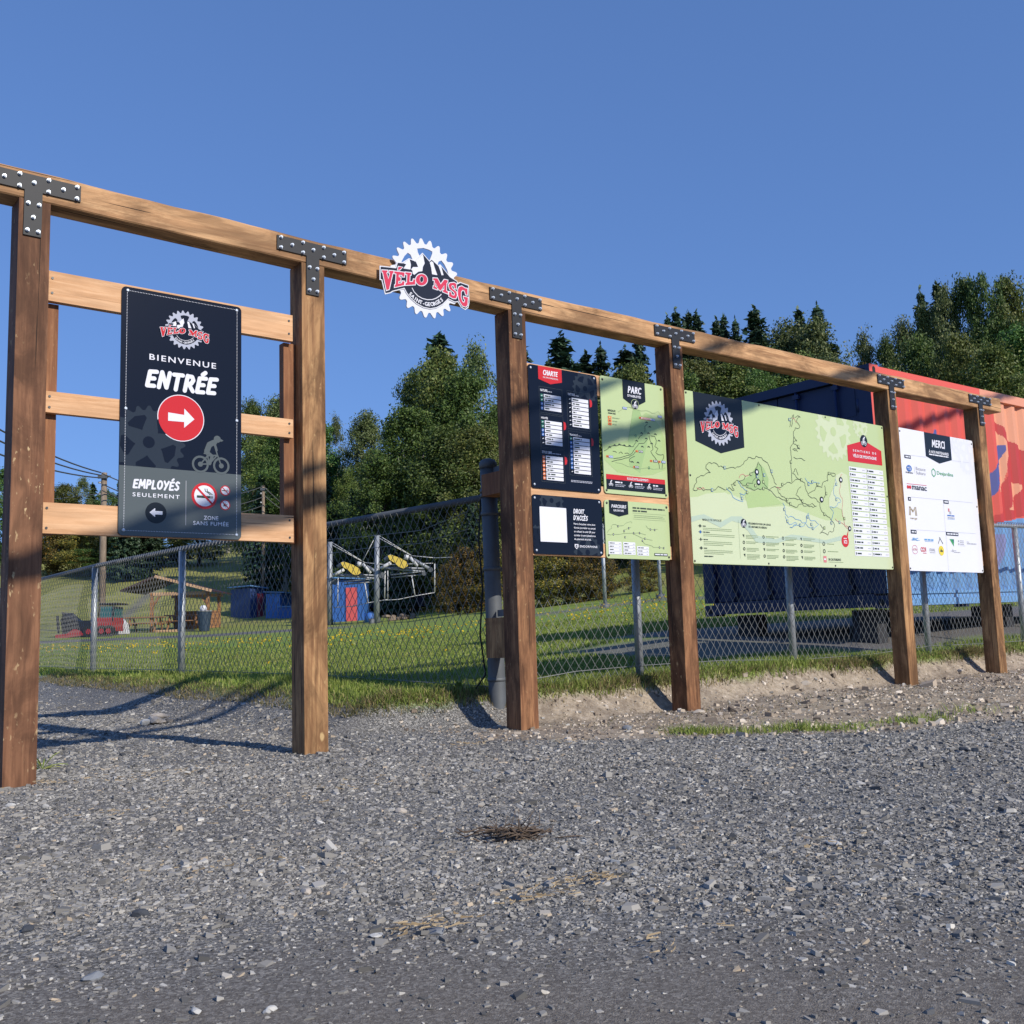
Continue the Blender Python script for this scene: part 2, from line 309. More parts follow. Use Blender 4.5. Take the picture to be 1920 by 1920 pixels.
# ------------------------------------------------------------------ loose slate chips
def in_view(x, y, margin=.03):
    d = x*FW[0]+y*FW[1]; s = x*RT[0]+y*RT[1]; return (d > .9) & (RNG.uniform(0, 1, len(x)) < sm(.80, .52+margin, np.abs(s/np.maximum(d,.1))))
def chips(n, dmin, dmax, size, keep, flat=.38, spread=.45):
    n = int(n*1.48); d = np.sqrt(RNG.uniform(dmin**2, dmax**2, n)); a = RNG.uniform(-.80, .80, n)
    hx = np.array([math.sin(YAW), math.cos(YAW)]); hr = np.array([math.cos(YAW), -math.sin(YAW)])
    P = d[:,None]*hx + (a*d)[:,None]*hr; x, y = P[:,0], P[:,1]
    k = keep(x, y, d); x, y = x[k], y[k]; n = len(x)
    S = size*np.exp(RNG.normal(0, spread, n)); ns = 4
    th = np.sort(RNG.uniform(0, 2*math.pi, (n, ns)), 1); th = .5*th + .5*np.linspace(0, 2*math.pi, ns, endpoint=False)[None] + RNG.uniform(0, 6.28, (n,1))
    rr = RNG.uniform(.62, 1.1, (n, ns)); el = RNG.uniform(.5, 1.0, (n,1))
    lx = rr*np.cos(th)*S[:,None]; ly = rr*np.sin(th)*S[:,None]*el; H = S*flat*RNG.uniform(.5, 1.4, n)
    rot = RNG.uniform(0, 6.28, n); c, s = np.cos(rot)[:,None], np.sin(rot)[:,None]; lx, ly = lx*c-ly*s, lx*s+ly*c
    tx, ty = RNG.normal(0, .22, n), RNG.normal(0, .22, n); z0 = ground_z(x, y)
    def ring(sc, h): 
        px, py = lx*sc, ly*sc; pz = h[:,None] + px*tx[:,None] + py*ty[:,None]
        return np.stack([px+x[:,None], py+y[:,None], pz+z0[:,None]], -1)
    top = ring(RNG.uniform(.72,.95,(n,1)), H*.8); bot = ring(1.0, -H*.35)
    V = np.concatenate([top, bot], 1).reshape(-1, 3); b = (np.arange(n)*2*ns)[:,None]
    tri = [np.stack([b[:,0], b[:,0]+i, b[:,0]+i+1], -1) for i in range(1, ns-1)]
    for i in range(ns):
        j = (i+1) % ns; tri += [np.stack([b[:,0]+i, b[:,0]+ns+i, b[:,0]+ns+j], -1), np.stack([b[:,0]+i, b[:,0]+ns+j, b[:,0]+j], -1)]
    return V, np.concatenate(tri)
def gravel_ok(x, y, d):
    bk = bank(x, y); e = y-dirt_edge(x)+.16*vnoise(x,y,2.6,4)
    ok = (bk < .55) & in_view(x, y)
    earth = (x-1.3*np.clip(y-4.75,0,.5) > 3.4) & (e > RNG.normal(0,.10,len(x)))
    tk = (.63*x+.775*y + .30*vnoise(x, y, 1.1, 2) + .10*vnoise(x, y, 5, 6)); pt = .08+.92*sm(1.50, 2.15, tk)
    r = RNG.uniform(0, 1, len(x))
    return ok & (r < np.where(earth, .10, pt))
slate = island('slate_gravel', [(0,(0.078,0.075,0.070)),(.22,(0.171,0.162,0.149)),(.55,(0.264,0.250,0.227)),(.86,(0.370,0.349,0.315)),(.955,(0.462,0.442,0.405)),(.965,(0.389,0.310,0.219)),(.985,(0.480,0.392,0.291)),(.990,(0.610,0.583,0.519)),(1,(0.684,0.647,0.572))], .72, 0, .3)
parts_ = [chips(56000, 1.25, 3.0, .0044, gravel_ok), chips(64000, 2.2, 5.0, .0058, gravel_ok), chips(60000, 4.0, 9.0, .0082, gravel_ok), chips(1100, 1.6, 8, .016, gravel_ok, .42, .3), chips(7000, 1.4, 6, .0095, gravel_ok, .4, .35), chips(24000, 6.5, 14.5, .011, gravel_ok)]
off = 0; Vs, Fs = [], []
for V, F in parts_: Vs.append(V); Fs.append(F+off); off += len(V)
link('gravel', mesh_np('gravel', np.concatenate(Vs), np.concatenate(Fs)), None, [slate]); tag(bpy.data.objects['gravel'], kind='stuff')
def earth_ok(x, y, d):
    bk = bank(x, y); e = y-dirt_edge(x)+.16*vnoise(x,y,2.6,4); return (bk < .85) & in_view(x,y) & (x > 3.35) & (e > -.1)
V, F = chips(34000, 4.3, 12, .0078, earth_ok, .55, .62)
earthchip = island('earth_pebbles', [(0,(0.138,0.109,0.086)),(.35,(0.310,0.247,0.184)),(.75,(0.529,0.443,0.345)),(1,(0.782,0.690,0.575))], .9)
tag(link('dirt_pebbles', mesh_np('dirt_pebbles', V, F), None, [earthchip]), kind='stuff')

# ------------------------------------------------------------------ grass
def blades(x, y, h, wdt, lean=.35, z=None):
    n = len(x); z = ground_z(x, y) if z is None else z
    az = RNG.uniform(0, 6.28, n); b = RNG.uniform(0, 6.28, n); L = h*RNG.uniform(.45, 1.25, n); ln = L*np.abs(RNG.normal(0, lean, n))
    wx, wy = np.cos(az)*wdt, np.sin(az)*wdt
    p0 = np.stack([x-wx, y-wy, z-.006], -1); p1 = np.stack([x+wx, y+wy, z-.006], -1)
    m0 = np.stack([x-wx*.7+np.cos(b)*ln*.4, y-wy*.7+np.sin(b)*ln*.4, z+L*.6], -1); m1 = np.stack([x+wx*.7+np.cos(b)*ln*.4, y+wy*.7+np.sin(b)*ln*.4, z+L*.6], -1)
    p2 = np.stack([x+np.cos(b)*ln, y+np.sin(b)*ln, z+L], -1)
    V = np.stack([p0, p1, m1, m0, p2], 1).reshape(-1, 3); i = np.arange(n)[:,None]*5
    return V, np.concatenate([i+[0,1,2], i+[0,2,3], i+[3,2,4]])
def sector(n, dmin, dmax, amin=-.62, amax=.62, power=1.0):
    n = int(n*1.15)
    d = dmin+(dmax-dmin)*RNG.uniform(0, 1, n)**power; a = RNG.uniform(amin, amax, n)
    hx = np.array([math.sin(YAW), math.cos(YAW)]); hr = np.array([math.cos(YAW), -math.sin(YAW)])
    P = d[:,None]*hx+(a*d)[:,None]*hr; return P[:,0], P[:,1], d
def pad_mask(x, y): return ((x > 8.9) & (y > 5.9) & (y < 10)) | ((x > 7.5) & (y > 6.55) & (y < 9))
lawn = island('lawn_grass', [(0,(0.104,0.159,0.025)),(.4,(0.215,0.298,0.053)),(.75,(0.325,0.405,0.087)),(.92,(0.428,0.455,0.139)),(1,(0.623,0.531,0.243))], .55, .30, .3, noisemix=(1.1, .35, (0.208,0.190,0.058)))
dry = island('dry_bank_grass', [(0,(.07,.085,.022)),(.4,(.15,.14,.05)),(.75,(.27,.21,.10)),(1,(.40,.31,.17))], .7, .25, .3)
Vs, Fs, off = [], [], 0
def add_bl(V, F):
    global off
    Vs.append(V); Fs.append(F+off); off += len(V)
x, y, d = sector(230000, 6.2, 24, power=1.25); k = (bank(x,y) > .70+.12*vnoise(x,y,5,8)) & ~pad_mask(x, y) ; x, y, d = x[k], y[k], d[k]
add_bl(*blades(x, y, .042+.016*(vnoise(x,y,.9,2))+.012*vnoise(x,y,4,1), .0022+.0003*d, .6))
x, y, d = sector(60000, 5.2, 9.5); k = (bank(x,y) > .84+.12*vnoise(x,y,5,8)) & ((np.abs(y-5.3) < .35) | (x < 4.2)) & ~pad_mask(x,y); x, y = x[k], y[k]
add_bl(*blades(x, y, .062+.025*vnoise(x,y,2,3), .0028, .65))
tag(link('lawn_grass', mesh_np('lawn_grass', np.concatenate(Vs), np.concatenate(Fs)), None, [lawn]), kind='stuff')
# dry fringe hanging over the cut bank, dry wisps on the earth, and the green streak along the gravel edge
Vs, Fs, off = [], [], 0
x = RNG.uniform(2.9, 14, 90000)**1.0; y = 4.98+RNG.uniform(-.05, .75, len(x)); bk = bank(x, y); k = (bk > .50) & (bk < .99) & (RNG.uniform(0,1,len(x)) < .30+.70*(bk > .72)) & (RNG.uniform(0,1,len(x)) < .55+.5*vnoise(x,y,2.3,6)); add_bl(*blades(x[k], y[k], .060+.025*vnoise(x[k],y[k],4,2), .0026, .95))
y = RNG.uniform(5.2, 13, 30000); x = RNG.uniform(2.6, 3.7, len(y)); bk = bank(x, y); k = (bk > .45) & (bk < .85); add_bl(*blades(x[k], y[k], .035, .0024, 1.1))
x, y, d = sector(9000, 5.0, 12); e = y-4.6-.05*(x-4); k = (x > 4) & (e > -.5) & (e < .4); add_bl(*blades(x[k], y[k], .018, .0025, 2.2))
tag(link('dry_grass_fringe', mesh_np('dry_grass_fringe', np.concatenate(Vs), np.concatenate(Fs)), None, [dry]), kind='stuff')
Vs, Fs, off = [], [], 0
n = 9000; u = RNG.uniform(0, 1, n); P0 = np.array([at(1285,1372,7)[:2]]); 
def gp(px, py):                          # point on level yard ground under a survey pixel
    q = FW + RT*(px-960)/1920 + UP*(960-py)/1920; k = -(EYE-.06)/q[2]; return q[0]*k, q[1]*k
line = np.array([gp(1283,1372), gp(1345,1368), gp(1430,1366), gp(1520,1362), gp(1610,1358), gp(1690,1350), gp(1770,1338), gp(1860,1328)])
tt = u*(len(line)-1); i = np.minimum(tt.astype(int), len(line)-2); f = (tt-i)[:,None]; P = line[i]*(1-f)+line[i+1]*f
dens = np.interp(u, [0,.05,.12,.25,.4,.55,.7,.85,1], [.5,1,.9,.4,.8,.35,.7,.15,.1])*np.clip(.45+1.1*vnoise(u*34, u*9, 1, 3), 0, 1); k = RNG.uniform(0,1,n) < dens*.8; P = P[k]; u = u[k]
x = P[:,0]+RNG.normal(0,.05,len(P)); y = P[:,1]+RNG.normal(0,.085,len(P))+.06*np.sin(u*23); add_bl(*blades(x, y, .036+.022*vnoise(u*50,u*3,1,5), .0026, 1.1))
tag(link('gravel_edge_grass', mesh_np('gravel_edge_grass', np.concatenate(Vs), np.concatenate(Fs)), None, [lawn]), kind='stuff')
# yellow hawkbit blooms over the lawn
x, y, d = sector(9000, 9, 34, power=.8); k = (bank(x,y) > .95) & ~pad_mask(x,y) & (RNG.uniform(0,1,len(x)) < np.interp(d,[8,13,17,20,22,28,31,34],[.005,.010,.03,.15,.75,.75,.18,.02])*(.6+.4*vnoise(x,y,.5,9)))
x, y, d = x[k], y[k], d[k]; n = len(x); r = .012+.0006*d; z = ground_z(x,y)+.09+RNG.uniform(0,.05,n); a0 = RNG.uniform(0,6.28,n)
V = np.stack([np.stack([x+np.cos(a0+q)*r*RNG.uniform(.7,1.1,n), y+np.sin(a0+q)*r, z+.014*math.cos(q*1.5)+RNG.normal(0,.006,n)], -1) for q in np.linspace(0,2*math.pi,6,endpoint=False)], 1).reshape(-1,3)
i = np.arange(n)[:,None]*6; F = np.concatenate([i+[0,k,k+1] for k in range(1,5)])
flower = island('yellow_petals', [(0,(.62,.40,.01)),(1,(.80,.58,.03))], .6, .2)
tag(link('hawkbit_flowers', mesh_np('hawkbit_flowers', V, F), None, [flower]), kind='stuff')
# straw and needle litter lying in drifts on the gravel
Vs, Fs, off = [], [], 0
for px, py, n, sp_ in ((1120,1610,36,.05),(1000,1640,22,.06),(800,1690,40,.05),(880,1385,40,.10),(1060,1385,26,.10),(300,1435,40,.15),(240,1485,26,.15),(520,1480,20,.15),(360,1590,14,.12),(680,1450,20,.15),(1060,1625,24,.06),(1250,1720,14,.06),(100,1450,30,.08),(1540,1560,20,.12)):
    cx, cy = gp(px, py); x = cx+RNG.normal(0,sp_,n); y = cy+RNG.normal(0,sp_*.5,n); z = ground_z(x,y)+.008+RNG.uniform(0,.012,n)
    az = RNG.normal(.2,.7,n)+math.pi*RNG.integers(0,2,n); L = RNG.uniform(.005,.018,n); dx, dy = np.cos(az)*L, np.sin(az)*L; wv = .0007
    p = np.stack([np.stack([x-dx,y-dy-wv,z],-1), np.stack([x+dx,y+dy-wv,z+RNG.uniform(0,.01,n)],-1), np.stack([x+dx,y+dy+wv,z+.003],-1), np.stack([x-dx,y-dy+wv,z+.003],-1)],1).reshape(-1,3)
    i = np.arange(n)[:,None]*4; add_bl(p, np.concatenate([i+[0,1,2], i+[0,2,3]]))
tag(link('straw_litter', mesh_np('straw_litter', np.concatenate(Vs), np.concatenate(Fs)), None, [M['straw']]), kind='stuff')

# ---- measured outlines: logo (in gear radii), trails (metres on their board), mural (metres)
DATA = {'logo':{'black':[(-1.281,0.02),(-0.848,0.068),(-0.803,0.216),(-0.665,0.231),(-0.472,0.374),(-0.344,0.359),(-0.305,0.346),(-0.081,0.591),(0.111,0.433),(0.178,0.497),(0.373,0.381),(0.432,0.407),(0.718,0.157),(0.919,0.088),(0.928,0.011),(1.029,0.074),(1.269,0.048),(1.278,-0.372),(1.243,-0.509),(1.163,-0.569),(1.053,-0.531),(0.955,-0.403),(0.852,-0.436),(0.652,-0.387),(0.48,-0.561),(0.295,-0.68),(0.114,-0.741),(-0.081,-0.741),(-0.272,-0.685),(-0.43,-0.589),(-0.554,-0.473),(-0.622,-0.361),(-0.968,-0.504),(-1.023,-0.549),(-1.155,-0.601),(-1.24,-0.276),(-1.286,-0.278)],
 's1':[(-0.657,0.233),(-0.472,0.374),(-0.435,0.248),(-0.453,0.118),(-0.652,0.103),(-0.57,0.227)],
 's2':[(-0.296,0.362),(-0.081,0.584),(-0.035,0.36),(-0.089,0.264),(-0.108,0.147),(-0.222,0.112),(-0.344,0.007),(-0.389,0.026),(-0.395,0.102),(-0.433,0.123),(-0.377,0.197),(-0.227,0.228)],
 's3':[(0.115,0.413),(0.169,0.459),(0.218,0.441),(0.248,0.333),(0.333,0.134),(0.177,0.127),(0.156,0.286)],
 's4':[(0.373,0.381),(0.445,0.41),(0.52,0.174),(0.458,0.159),(0.428,0.256)],
 'V':[(-1.252,-0.062),(-1.106,-0.04),(-1.107,-0.082),(-1.135,-0.097),(-1.082,-0.251),(-1.03,-0.089),(-1.057,-0.088),(-1.052,-0.035),(-0.935,-0.019),(-0.936,-0.064),(-0.96,-0.075),(-1.068,-0.496),(-1.138,-0.53),(-1.23,-0.109),(-1.25,-0.107)],
 'E':[(-0.912,-0.02),(-0.625,0.006),(-0.632,-0.099),(-0.684,-0.107),(-0.695,-0.07),(-0.786,-0.077),(-0.79,-0.142),(-0.735,-0.137),(-0.742,-0.225),(-0.8,-0.237),(-0.814,-0.309),(-0.707,-0.274),(-0.69,-0.222),(-0.63,-0.217),(-0.645,-0.31),(-0.912,-0.417),(-0.903,-0.361),(-0.877,-0.342),(-0.856,-0.068),(-0.913,-0.069)],
 'a':[(-0.793,0.118),(-0.683,0.127),(-0.763,0.048),(-0.813,0.038)],
 'Lt':[(-0.598,0.019),(-0.435,0.038),(-0.44,-0.012),(-0.472,-0.023),(-0.488,-0.203),(-0.388,-0.176),(-0.371,-0.11),(-0.32,-0.107),(-0.329,-0.235),(-0.605,-0.303),(-0.596,-0.252),(-0.561,-0.238),(-0.547,-0.027),(-0.599,-0.026)],
 'M':[(0.207,0.033),(0.331,0.051),(0.427,-0.087),(0.539,0.061),(0.639,0.062),(0.633,0.003),(0.604,-0.01),(0.59,-0.213),(0.639,-0.232),(0.635,-0.283),(0.488,-0.261),(0.495,-0.21),(0.526,-0.211),(0.535,-0.08),(0.422,-0.245),(0.365,-0.227),(0.27,-0.061),(0.256,-0.177),(0.316,-0.191),(0.315,-0.237),(0.2,-0.224),(0.207,-0.173),(0.235,-0.164),(0.25,-0.015),(0.206,-0.017)],
 'S':[(0.661,-0.056),(0.705,0.003),(0.833,0.042),(0.9,0.019),(0.893,-0.105),(0.845,-0.106),(0.83,-0.037),(0.771,-0.034),(0.745,-0.076),(0.777,-0.127),(0.894,-0.184),(0.917,-0.266),(0.872,-0.36),(0.778,-0.371),(0.72,-0.349),(0.67,-0.341),(0.677,-0.225),(0.732,-0.229),(0.755,-0.296),(0.831,-0.296),(0.845,-0.243),(0.809,-0.2),(0.692,-0.15)],
 'G':[(0.983,-0.044),(1.069,-0.005),(1.163,-0.038),(1.24,-0.038),(1.232,-0.199),(1.184,-0.201),(1.152,-0.108),(1.084,-0.097),(1.039,-0.156),(1.03,-0.302),(1.074,-0.409),(1.125,-0.429),(1.162,-0.343),(1.115,-0.315),(1.116,-0.264),(1.25,-0.268),(1.227,-0.468),(1.174,-0.521),(1.071,-0.511),(0.981,-0.398),(0.943,-0.246),(0.947,-0.116)],
 'Oo':[(0.03,-0.045),(0.021,-0.091),(-0.004,-0.136),(-0.042,-0.175),(-0.089,-0.205),(-0.141,-0.222),(-0.192,-0.225),(-0.238,-0.214),(-0.274,-0.189),(-0.297,-0.154),(-0.304,-0.111),(-0.295,-0.065),(-0.27,-0.02),(-0.233,0.019),(-0.186,0.049),(-0.134,0.067),(-0.083,0.07),(-0.036,0.059),(0,0.034),(0.023,-0.001)],
 'Oi':[(-0.076,-0.054),(-0.082,-0.091),(-0.099,-0.123),(-0.123,-0.143),(-0.149,-0.148),(-0.172,-0.137),(-0.187,-0.112),(-0.192,-0.077),(-0.186,-0.041),(-0.169,-0.009),(-0.145,0.012),(-0.119,0.017),(-0.096,0.006),(-0.081,-0.02)],
 'arc':[(-0.416,-0.335),(-0.362,-0.423),(-0.252,-0.507),(-0.125,-0.546),(0.021,-0.551),(0.168,-0.52),(0.285,-0.463),(0.386,-0.387),(0.44,-0.33)],
 'tx':[(-0.482,-0.474),(-0.397,-0.548),(-0.287,-0.611),(-0.175,-0.646),(-0.047,-0.665),(0.083,-0.655),(0.215,-0.621),(0.348,-0.543),(0.484,-0.44)],
 'h1':[(-0.224,0.709),(-0.044,0.763),(0.119,0.755),(0.22,0.727),(0.215,0.669),(0.119,0.442),(-0.065,0.566),(-0.163,0.538),(-0.21,0.62)],
 'h2':[(-0.679,0.288),(-0.597,0.438),(-0.5,0.543),(-0.421,0.511),(-0.36,0.39),(-0.456,0.377),(-0.696,0.253)],
 'h3':[(0.366,0.415),(0.401,0.508),(0.486,0.555),(0.575,0.473),(0.656,0.346),(0.71,0.184),(0.62,0.266),(0.457,0.412)]},'trails':[('k',[(0.035,0.531),(0.081,0.584),(0.077,0.608),(0.128,0.637),(0.234,0.665),(0.187,0.691),(0.215,0.735),(0.291,0.741),(0.376,0.715),(0.467,0.722),(0.558,0.733),(0.622,0.777),(0.672,0.816),(0.767,0.833),(0.834,0.826),(0.9,0.792),(0.935,0.732),(0.958,0.681),(0.995,0.63)]),('k',[(0.035,0.527),(0.115,0.549),(0.149,0.526),(0.236,0.536),(0.387,0.546),(0.428,0.57),(0.49,0.553),(0.455,0.593),(0.549,0.625),(0.659,0.676),(0.742,0.709),(0.79,0.791),(0.825,0.724),(0.881,0.596)]),('k',[(0.549,0.625),(0.585,0.593),(0.707,0.619),(0.751,0.666),(0.77,0.72)]),('b',[(0.402,0.568),(0.45,0.533),(0.581,0.473),(0.547,0.535),(0.647,0.546),(0.571,0.584),(0.536,0.624)]),('k',[(0.624,0.587),(0.729,0.568),(0.866,0.591),(1.006,0.604),(1.08,0.636),(1.182,0.652),(1.302,0.688),(1.205,0.735),(1.245,0.775),(1.276,0.723)]),('k',[(1.19,0.662),(1.193,0.825),(1.197,0.934),(1.251,1.031),(1.281,1.107),(1.341,1.123),(1.301,1.165),(1.357,1.199),(1.282,1.19)]),('k',[(1.258,1.031),(1.291,0.998),(1.238,0.979),(1.301,0.958),(1.321,0.937),(1.225,0.928),(1.29,0.915)]),('k',[(1.233,0.865),(1.321,0.863),(1.379,0.85)]),('k',[(1.207,1.104),(1.214,1.174),(1.27,1.212),(1.229,1.107)]),('r',[(1.251,1.178),(1.3,1.151)]),('k',[(1.006,0.6),(1.043,0.545),(1.118,0.518),(1.227,0.534),(1.311,0.502),(1.431,0.509),(1.489,0.49),(1.398,0.48),(1.304,0.497),(1.213,0.465),(1.144,0.493),(1.027,0.526),(0.959,0.548),(0.892,0.575)]),('k',[(1.302,0.688),(1.358,0.665),(1.367,0.61),(1.435,0.551),(1.537,0.52),(1.582,0.439),(1.675,0.384),(1.716,0.335),(1.696,0.297)]),('b',[(1.058,0.492),(1.074,0.44),(1.111,0.38),(1.239,0.368),(1.339,0.35),(1.377,0.429),(1.407,0.367),(1.502,0.344),(1.409,0.312),(1.324,0.345),(1.248,0.323),(1.124,0.305),(1.221,0.34),(1.093,0.343),(1.076,0.387)]),('k',[(1.518,0.344),(1.558,0.3),(1.509,0.271),(1.615,0.261),(1.696,0.297)]),('b',[(1.675,0.384),(1.714,0.446),(1.665,0.495),(1.768,0.51),(1.828,0.546),(1.767,0.571),(1.732,0.606),(1.773,0.684),(1.771,0.731)]),('r',[(1.871,0.777),(1.832,0.717),(1.815,0.64),(1.847,0.576),(1.848,0.519),(1.859,0.407),(1.859,0.341),(1.921,0.325)]),('r',[(1.732,0.401),(1.784,0.375),(1.921,0.329)]),('k',[(1.603,0.691),(1.666,0.705),(1.664,0.751),(1.783,0.77),(1.688,0.763)]),('k',[(1.564,0.549),(1.631,0.6),(1.615,0.664)]),('b',[(1.363,0.711),(1.404,0.677),(1.48,0.682),(1.555,0.678)]),('k',[(1.603,0.691),(1.582,0.648),(1.441,0.606),(1.394,0.585)]),('k',[(1.303,0.634),(1.231,0.565),(1.306,0.525)]),('r',[(0.078,0.546),(0.114,0.536),(0.145,0.551),(0.162,0.535)]),('r',[(0.551,0.647),(0.659,0.676)]),('r',[(0.992,0.604),(1.04,0.593)])],
 'marks':{'k':[(0.498,0.6),(0.646,0.606),(0.69,0.687),(0.833,0.639),(0.829,0.588),(0.736,0.604),(1.066,0.635),(1.301,0.956),(1.192,0.823),(1.521,0.667),(1.114,0.52),(1.15,0.489),(1.306,0.52),(1.686,0.769),(1.631,0.6),(1.588,0.429),(1.575,0.318),(1.859,0.407),(1.31,0.69),(0.633,0.545)],
 'b':[(0.393,0.714),(0.239,0.538),(0.942,0.729),(0.849,0.693),(0.765,0.674),(0.571,0.496),(1.07,0.441),(1.1,0.35),(1.256,0.326),(1.362,0.396),(1.404,0.339),(1.419,0.308),(1.778,0.686),(1.763,0.559),(1.673,0.363),(1.786,0.373),(1.454,0.683),(1.403,0.661),(1.209,1.164)],
 'd':[(0.762,0.71),(0.775,0.633),(1.563,0.547),(1.845,0.727)]},'mpoly':{'dkgreen':[(0.554,0.617),(0.685,0.678),(0.796,0.783),(0.854,0.744),(0.901,0.668),(0.887,0.592),(0.688,0.566)],
 'dk2':[(0.607,0.543),(0.866,0.586),(0.997,0.515),(1.057,0.483),(0.635,0.425)],
 'lite':[(0.011,0.456),(0.172,0.507),(0.386,0.529),(0.559,0.455),(0.662,0.426),(1.019,0.455),(1.046,0.306),(0.493,0.29),(0.001,0.325)],
 'river':[(0.002,0.333),(0.136,0.356),(0.317,0.307),(0.434,0.355),(0.551,0.361),(0.65,0.297),(0.723,0.223),(0.939,0.205),(1.14,0.248),(1.284,0.244),(1.579,0.219),(1.802,0.264),(1.797,0.226),(1.576,0.191),(1.28,0.208),(1.136,0.212),(0.935,0.17),(0.705,0.171),(0.62,0.253),(0.533,0.309),(0.444,0.322),(0.313,0.266),(0.121,0.323),(-0.001,0.293)],
 'lt3':[(1.782,0.76),(1.866,0.795),(1.943,0.772),(1.96,0.583),(1.96,0.383),(1.861,0.36),(1.828,0.48),(1.759,0.495),(1.657,0.49),(1.665,0.565),(1.739,0.663)]},'ptrails':[('k',[(0.009,0.282),(0.059,0.309),(0.11,0.327),(0.153,0.336),(0.203,0.333),(0.247,0.335),(0.285,0.336),(0.313,0.367)]),('k',[(0.334,0.392),(0.381,0.429)]),('k',[(0.402,0.45),(0.405,0.488),(0.432,0.507)]),('k',[(0.075,0.215),(0.172,0.239),(0.236,0.256),(0.282,0.281),(0.315,0.307)]),('k',[(0.092,0.237),(0.218,0.268),(0.27,0.289),(0.311,0.334),(0.338,0.362),(0.39,0.369),(0.418,0.395)]),('k',[(0.089,0.287),(0.107,0.288),(0.125,0.281)]),('k',[(0.144,0.278),(0.163,0.289),(0.181,0.279)]),('k',[(0.2,0.283),(0.225,0.287),(0.241,0.28)]),('k',[(0.294,0.27),(0.242,0.245),(0.241,0.232),(0.278,0.228)]),('k',[(0.443,0.431),(0.453,0.389),(0.474,0.349),(0.476,0.335),(0.452,0.319),(0.489,0.28),(0.52,0.25),(0.53,0.204)]),('k',[(0.459,0.428),(0.499,0.427),(0.513,0.4),(0.494,0.356),(0.526,0.345),(0.501,0.314),(0.523,0.302),(0.577,0.307),(0.579,0.288),(0.56,0.258),(0.556,0.206)]),('t',[(0.109,0.212),(0.226,0.194),(0.301,0.181),(0.405,0.199),(0.529,0.202),(0.59,0.214)]),('t',[(0.155,0.562),(0.207,0.596),(0.321,0.6),(0.432,0.603),(0.484,0.59),(0.545,0.611),(0.576,0.582),(0.578,0.515)])],
 'pmark':{'k':[(0.06,0.313),(0.107,0.329),(0.152,0.338),(0.197,0.337),(0.247,0.338),(0.369,0.438),(0.436,0.444),(0.412,0.404),(0.369,0.344),(0.431,0.348),(0.462,0.375),(0.423,0.519),(0.452,0.49),(0.266,0.229),(0.32,0.229),(0.503,0.444),(0.537,0.401),(0.317,0.379)],
 'o':[(0.038,0.248),(0.363,0.544),(0.315,0.307),(0.451,0.251),(0.533,0.252),(0.286,0.196)],
 'b':[(0.068,0.247),(0.219,0.595),(0.559,0.573),(0.487,0.543),(0.573,0.253)],
 'w':[(0.355,0.308),(0.492,0.252),(0.308,0.196)],
 'r':[(0.402,0.543),(0.441,0.544)],
 'g':[(0.311,0.413),(0.426,0.201)]},'ppoly':[[(0.011,0.32),(0.136,0.35),(0.224,0.367),(0.303,0.417),(0.333,0.48),(0.377,0.555),(0.424,0.588),(0.482,0.571),(0.557,0.504),(0.601,0.413),(0.593,0.2),(0.467,0.157),(0.311,0.136),(0.124,0.149),(0.012,0.221)]],
 'ctrails':[('t',[(0.016,0.158),(0.047,0.154),(0.069,0.16),(0.126,0.161),(0.165,0.169),(0.256,0.174),(0.312,0.178),(0.374,0.167)]),('t',[(0.016,0.169),(0.035,0.19),(0.06,0.199),(0.054,0.211),(0.069,0.225),(0.094,0.226),(0.115,0.217),(0.165,0.221),(0.188,0.238),(0.24,0.253),(0.246,0.241)]),('t',[(0.169,0.167),(0.167,0.188),(0.215,0.208),(0.237,0.214)]),('t',[(0.256,0.17),(0.299,0.156),(0.336,0.144),(0.361,0.141),(0.398,0.136),(0.436,0.132)]),('t',[(0.338,0.126),(0.359,0.105),(0.426,0.094),(0.444,0.084),(0.497,0.086),(0.543,0.082)]),('t',[(0.379,0.231),(0.396,0.213),(0.422,0.206),(0.46,0.205),(0.491,0.211)])],
 'cmark':[(0.115,0.215),(0.214,0.206),(0.17,0.186),(0.07,0.159),(0.176,0.144),(0.258,0.174),(0.314,0.177),(0.363,0.141),(0.338,0.126),(0.42,0.206),(0.462,0.204),(0.5,0.085),(0.542,0.082)],
 'mural':{'peach':[(12.52,3.33),(13.17,3.41),(14.13,3.53),(13.93,2.59),(12.66,2.49),(12.59,2.3),(12.46,2.09),(12.41,2.2),(12.44,2.38),(12.54,2.52),(12.44,2.56),(12.46,2.73),(12.43,2.87),(12.43,3.1)],
 'fig':[(12.44,3.09),(12.53,3.06),(12.68,2.99),(12.72,2.9),(12.84,2.84),(13.05,2.78),(13.54,2.65),(13.4,1.95),(12.88,1.88),(12.53,1.81),(12.11,1.75),(12.13,1.84),(12.42,1.9),(12.46,2.07),(12.54,2.25),(12.66,2.39),(12.65,2.51),(12.72,2.65),(12.81,2.69),(12.73,2.81),(12.59,2.9),(12.46,2.98)],
 'leg':[(12.76,2.32),(12.96,2.29),(13.07,2.28),(12.94,2.21),(12.84,2.14),(12.75,1.95),(12.63,1.95),(12.62,1.97),(12.68,2),(12.74,2.13)],
 'arm':[(12.49,2.73),(12.57,2.77),(12.66,2.77),(12.67,2.71),(12.55,2.57),(12.55,2.52),(12.43,2.38),(12.42,2.27),(12.37,2.17),(12.18,2.01),(12.12,1.88),(12.1,2.09),(12.1,2.17),(12.17,2.26),(12.26,2.36),(12.36,2.44),(12.43,2.53),(12.45,2.7)],
 'low':[(8.96,1.61),(12.11,1.75),(12.53,1.81),(12.87,1.86),(13.8,1.97),(13.44,0.24),(8.82,0.38)],
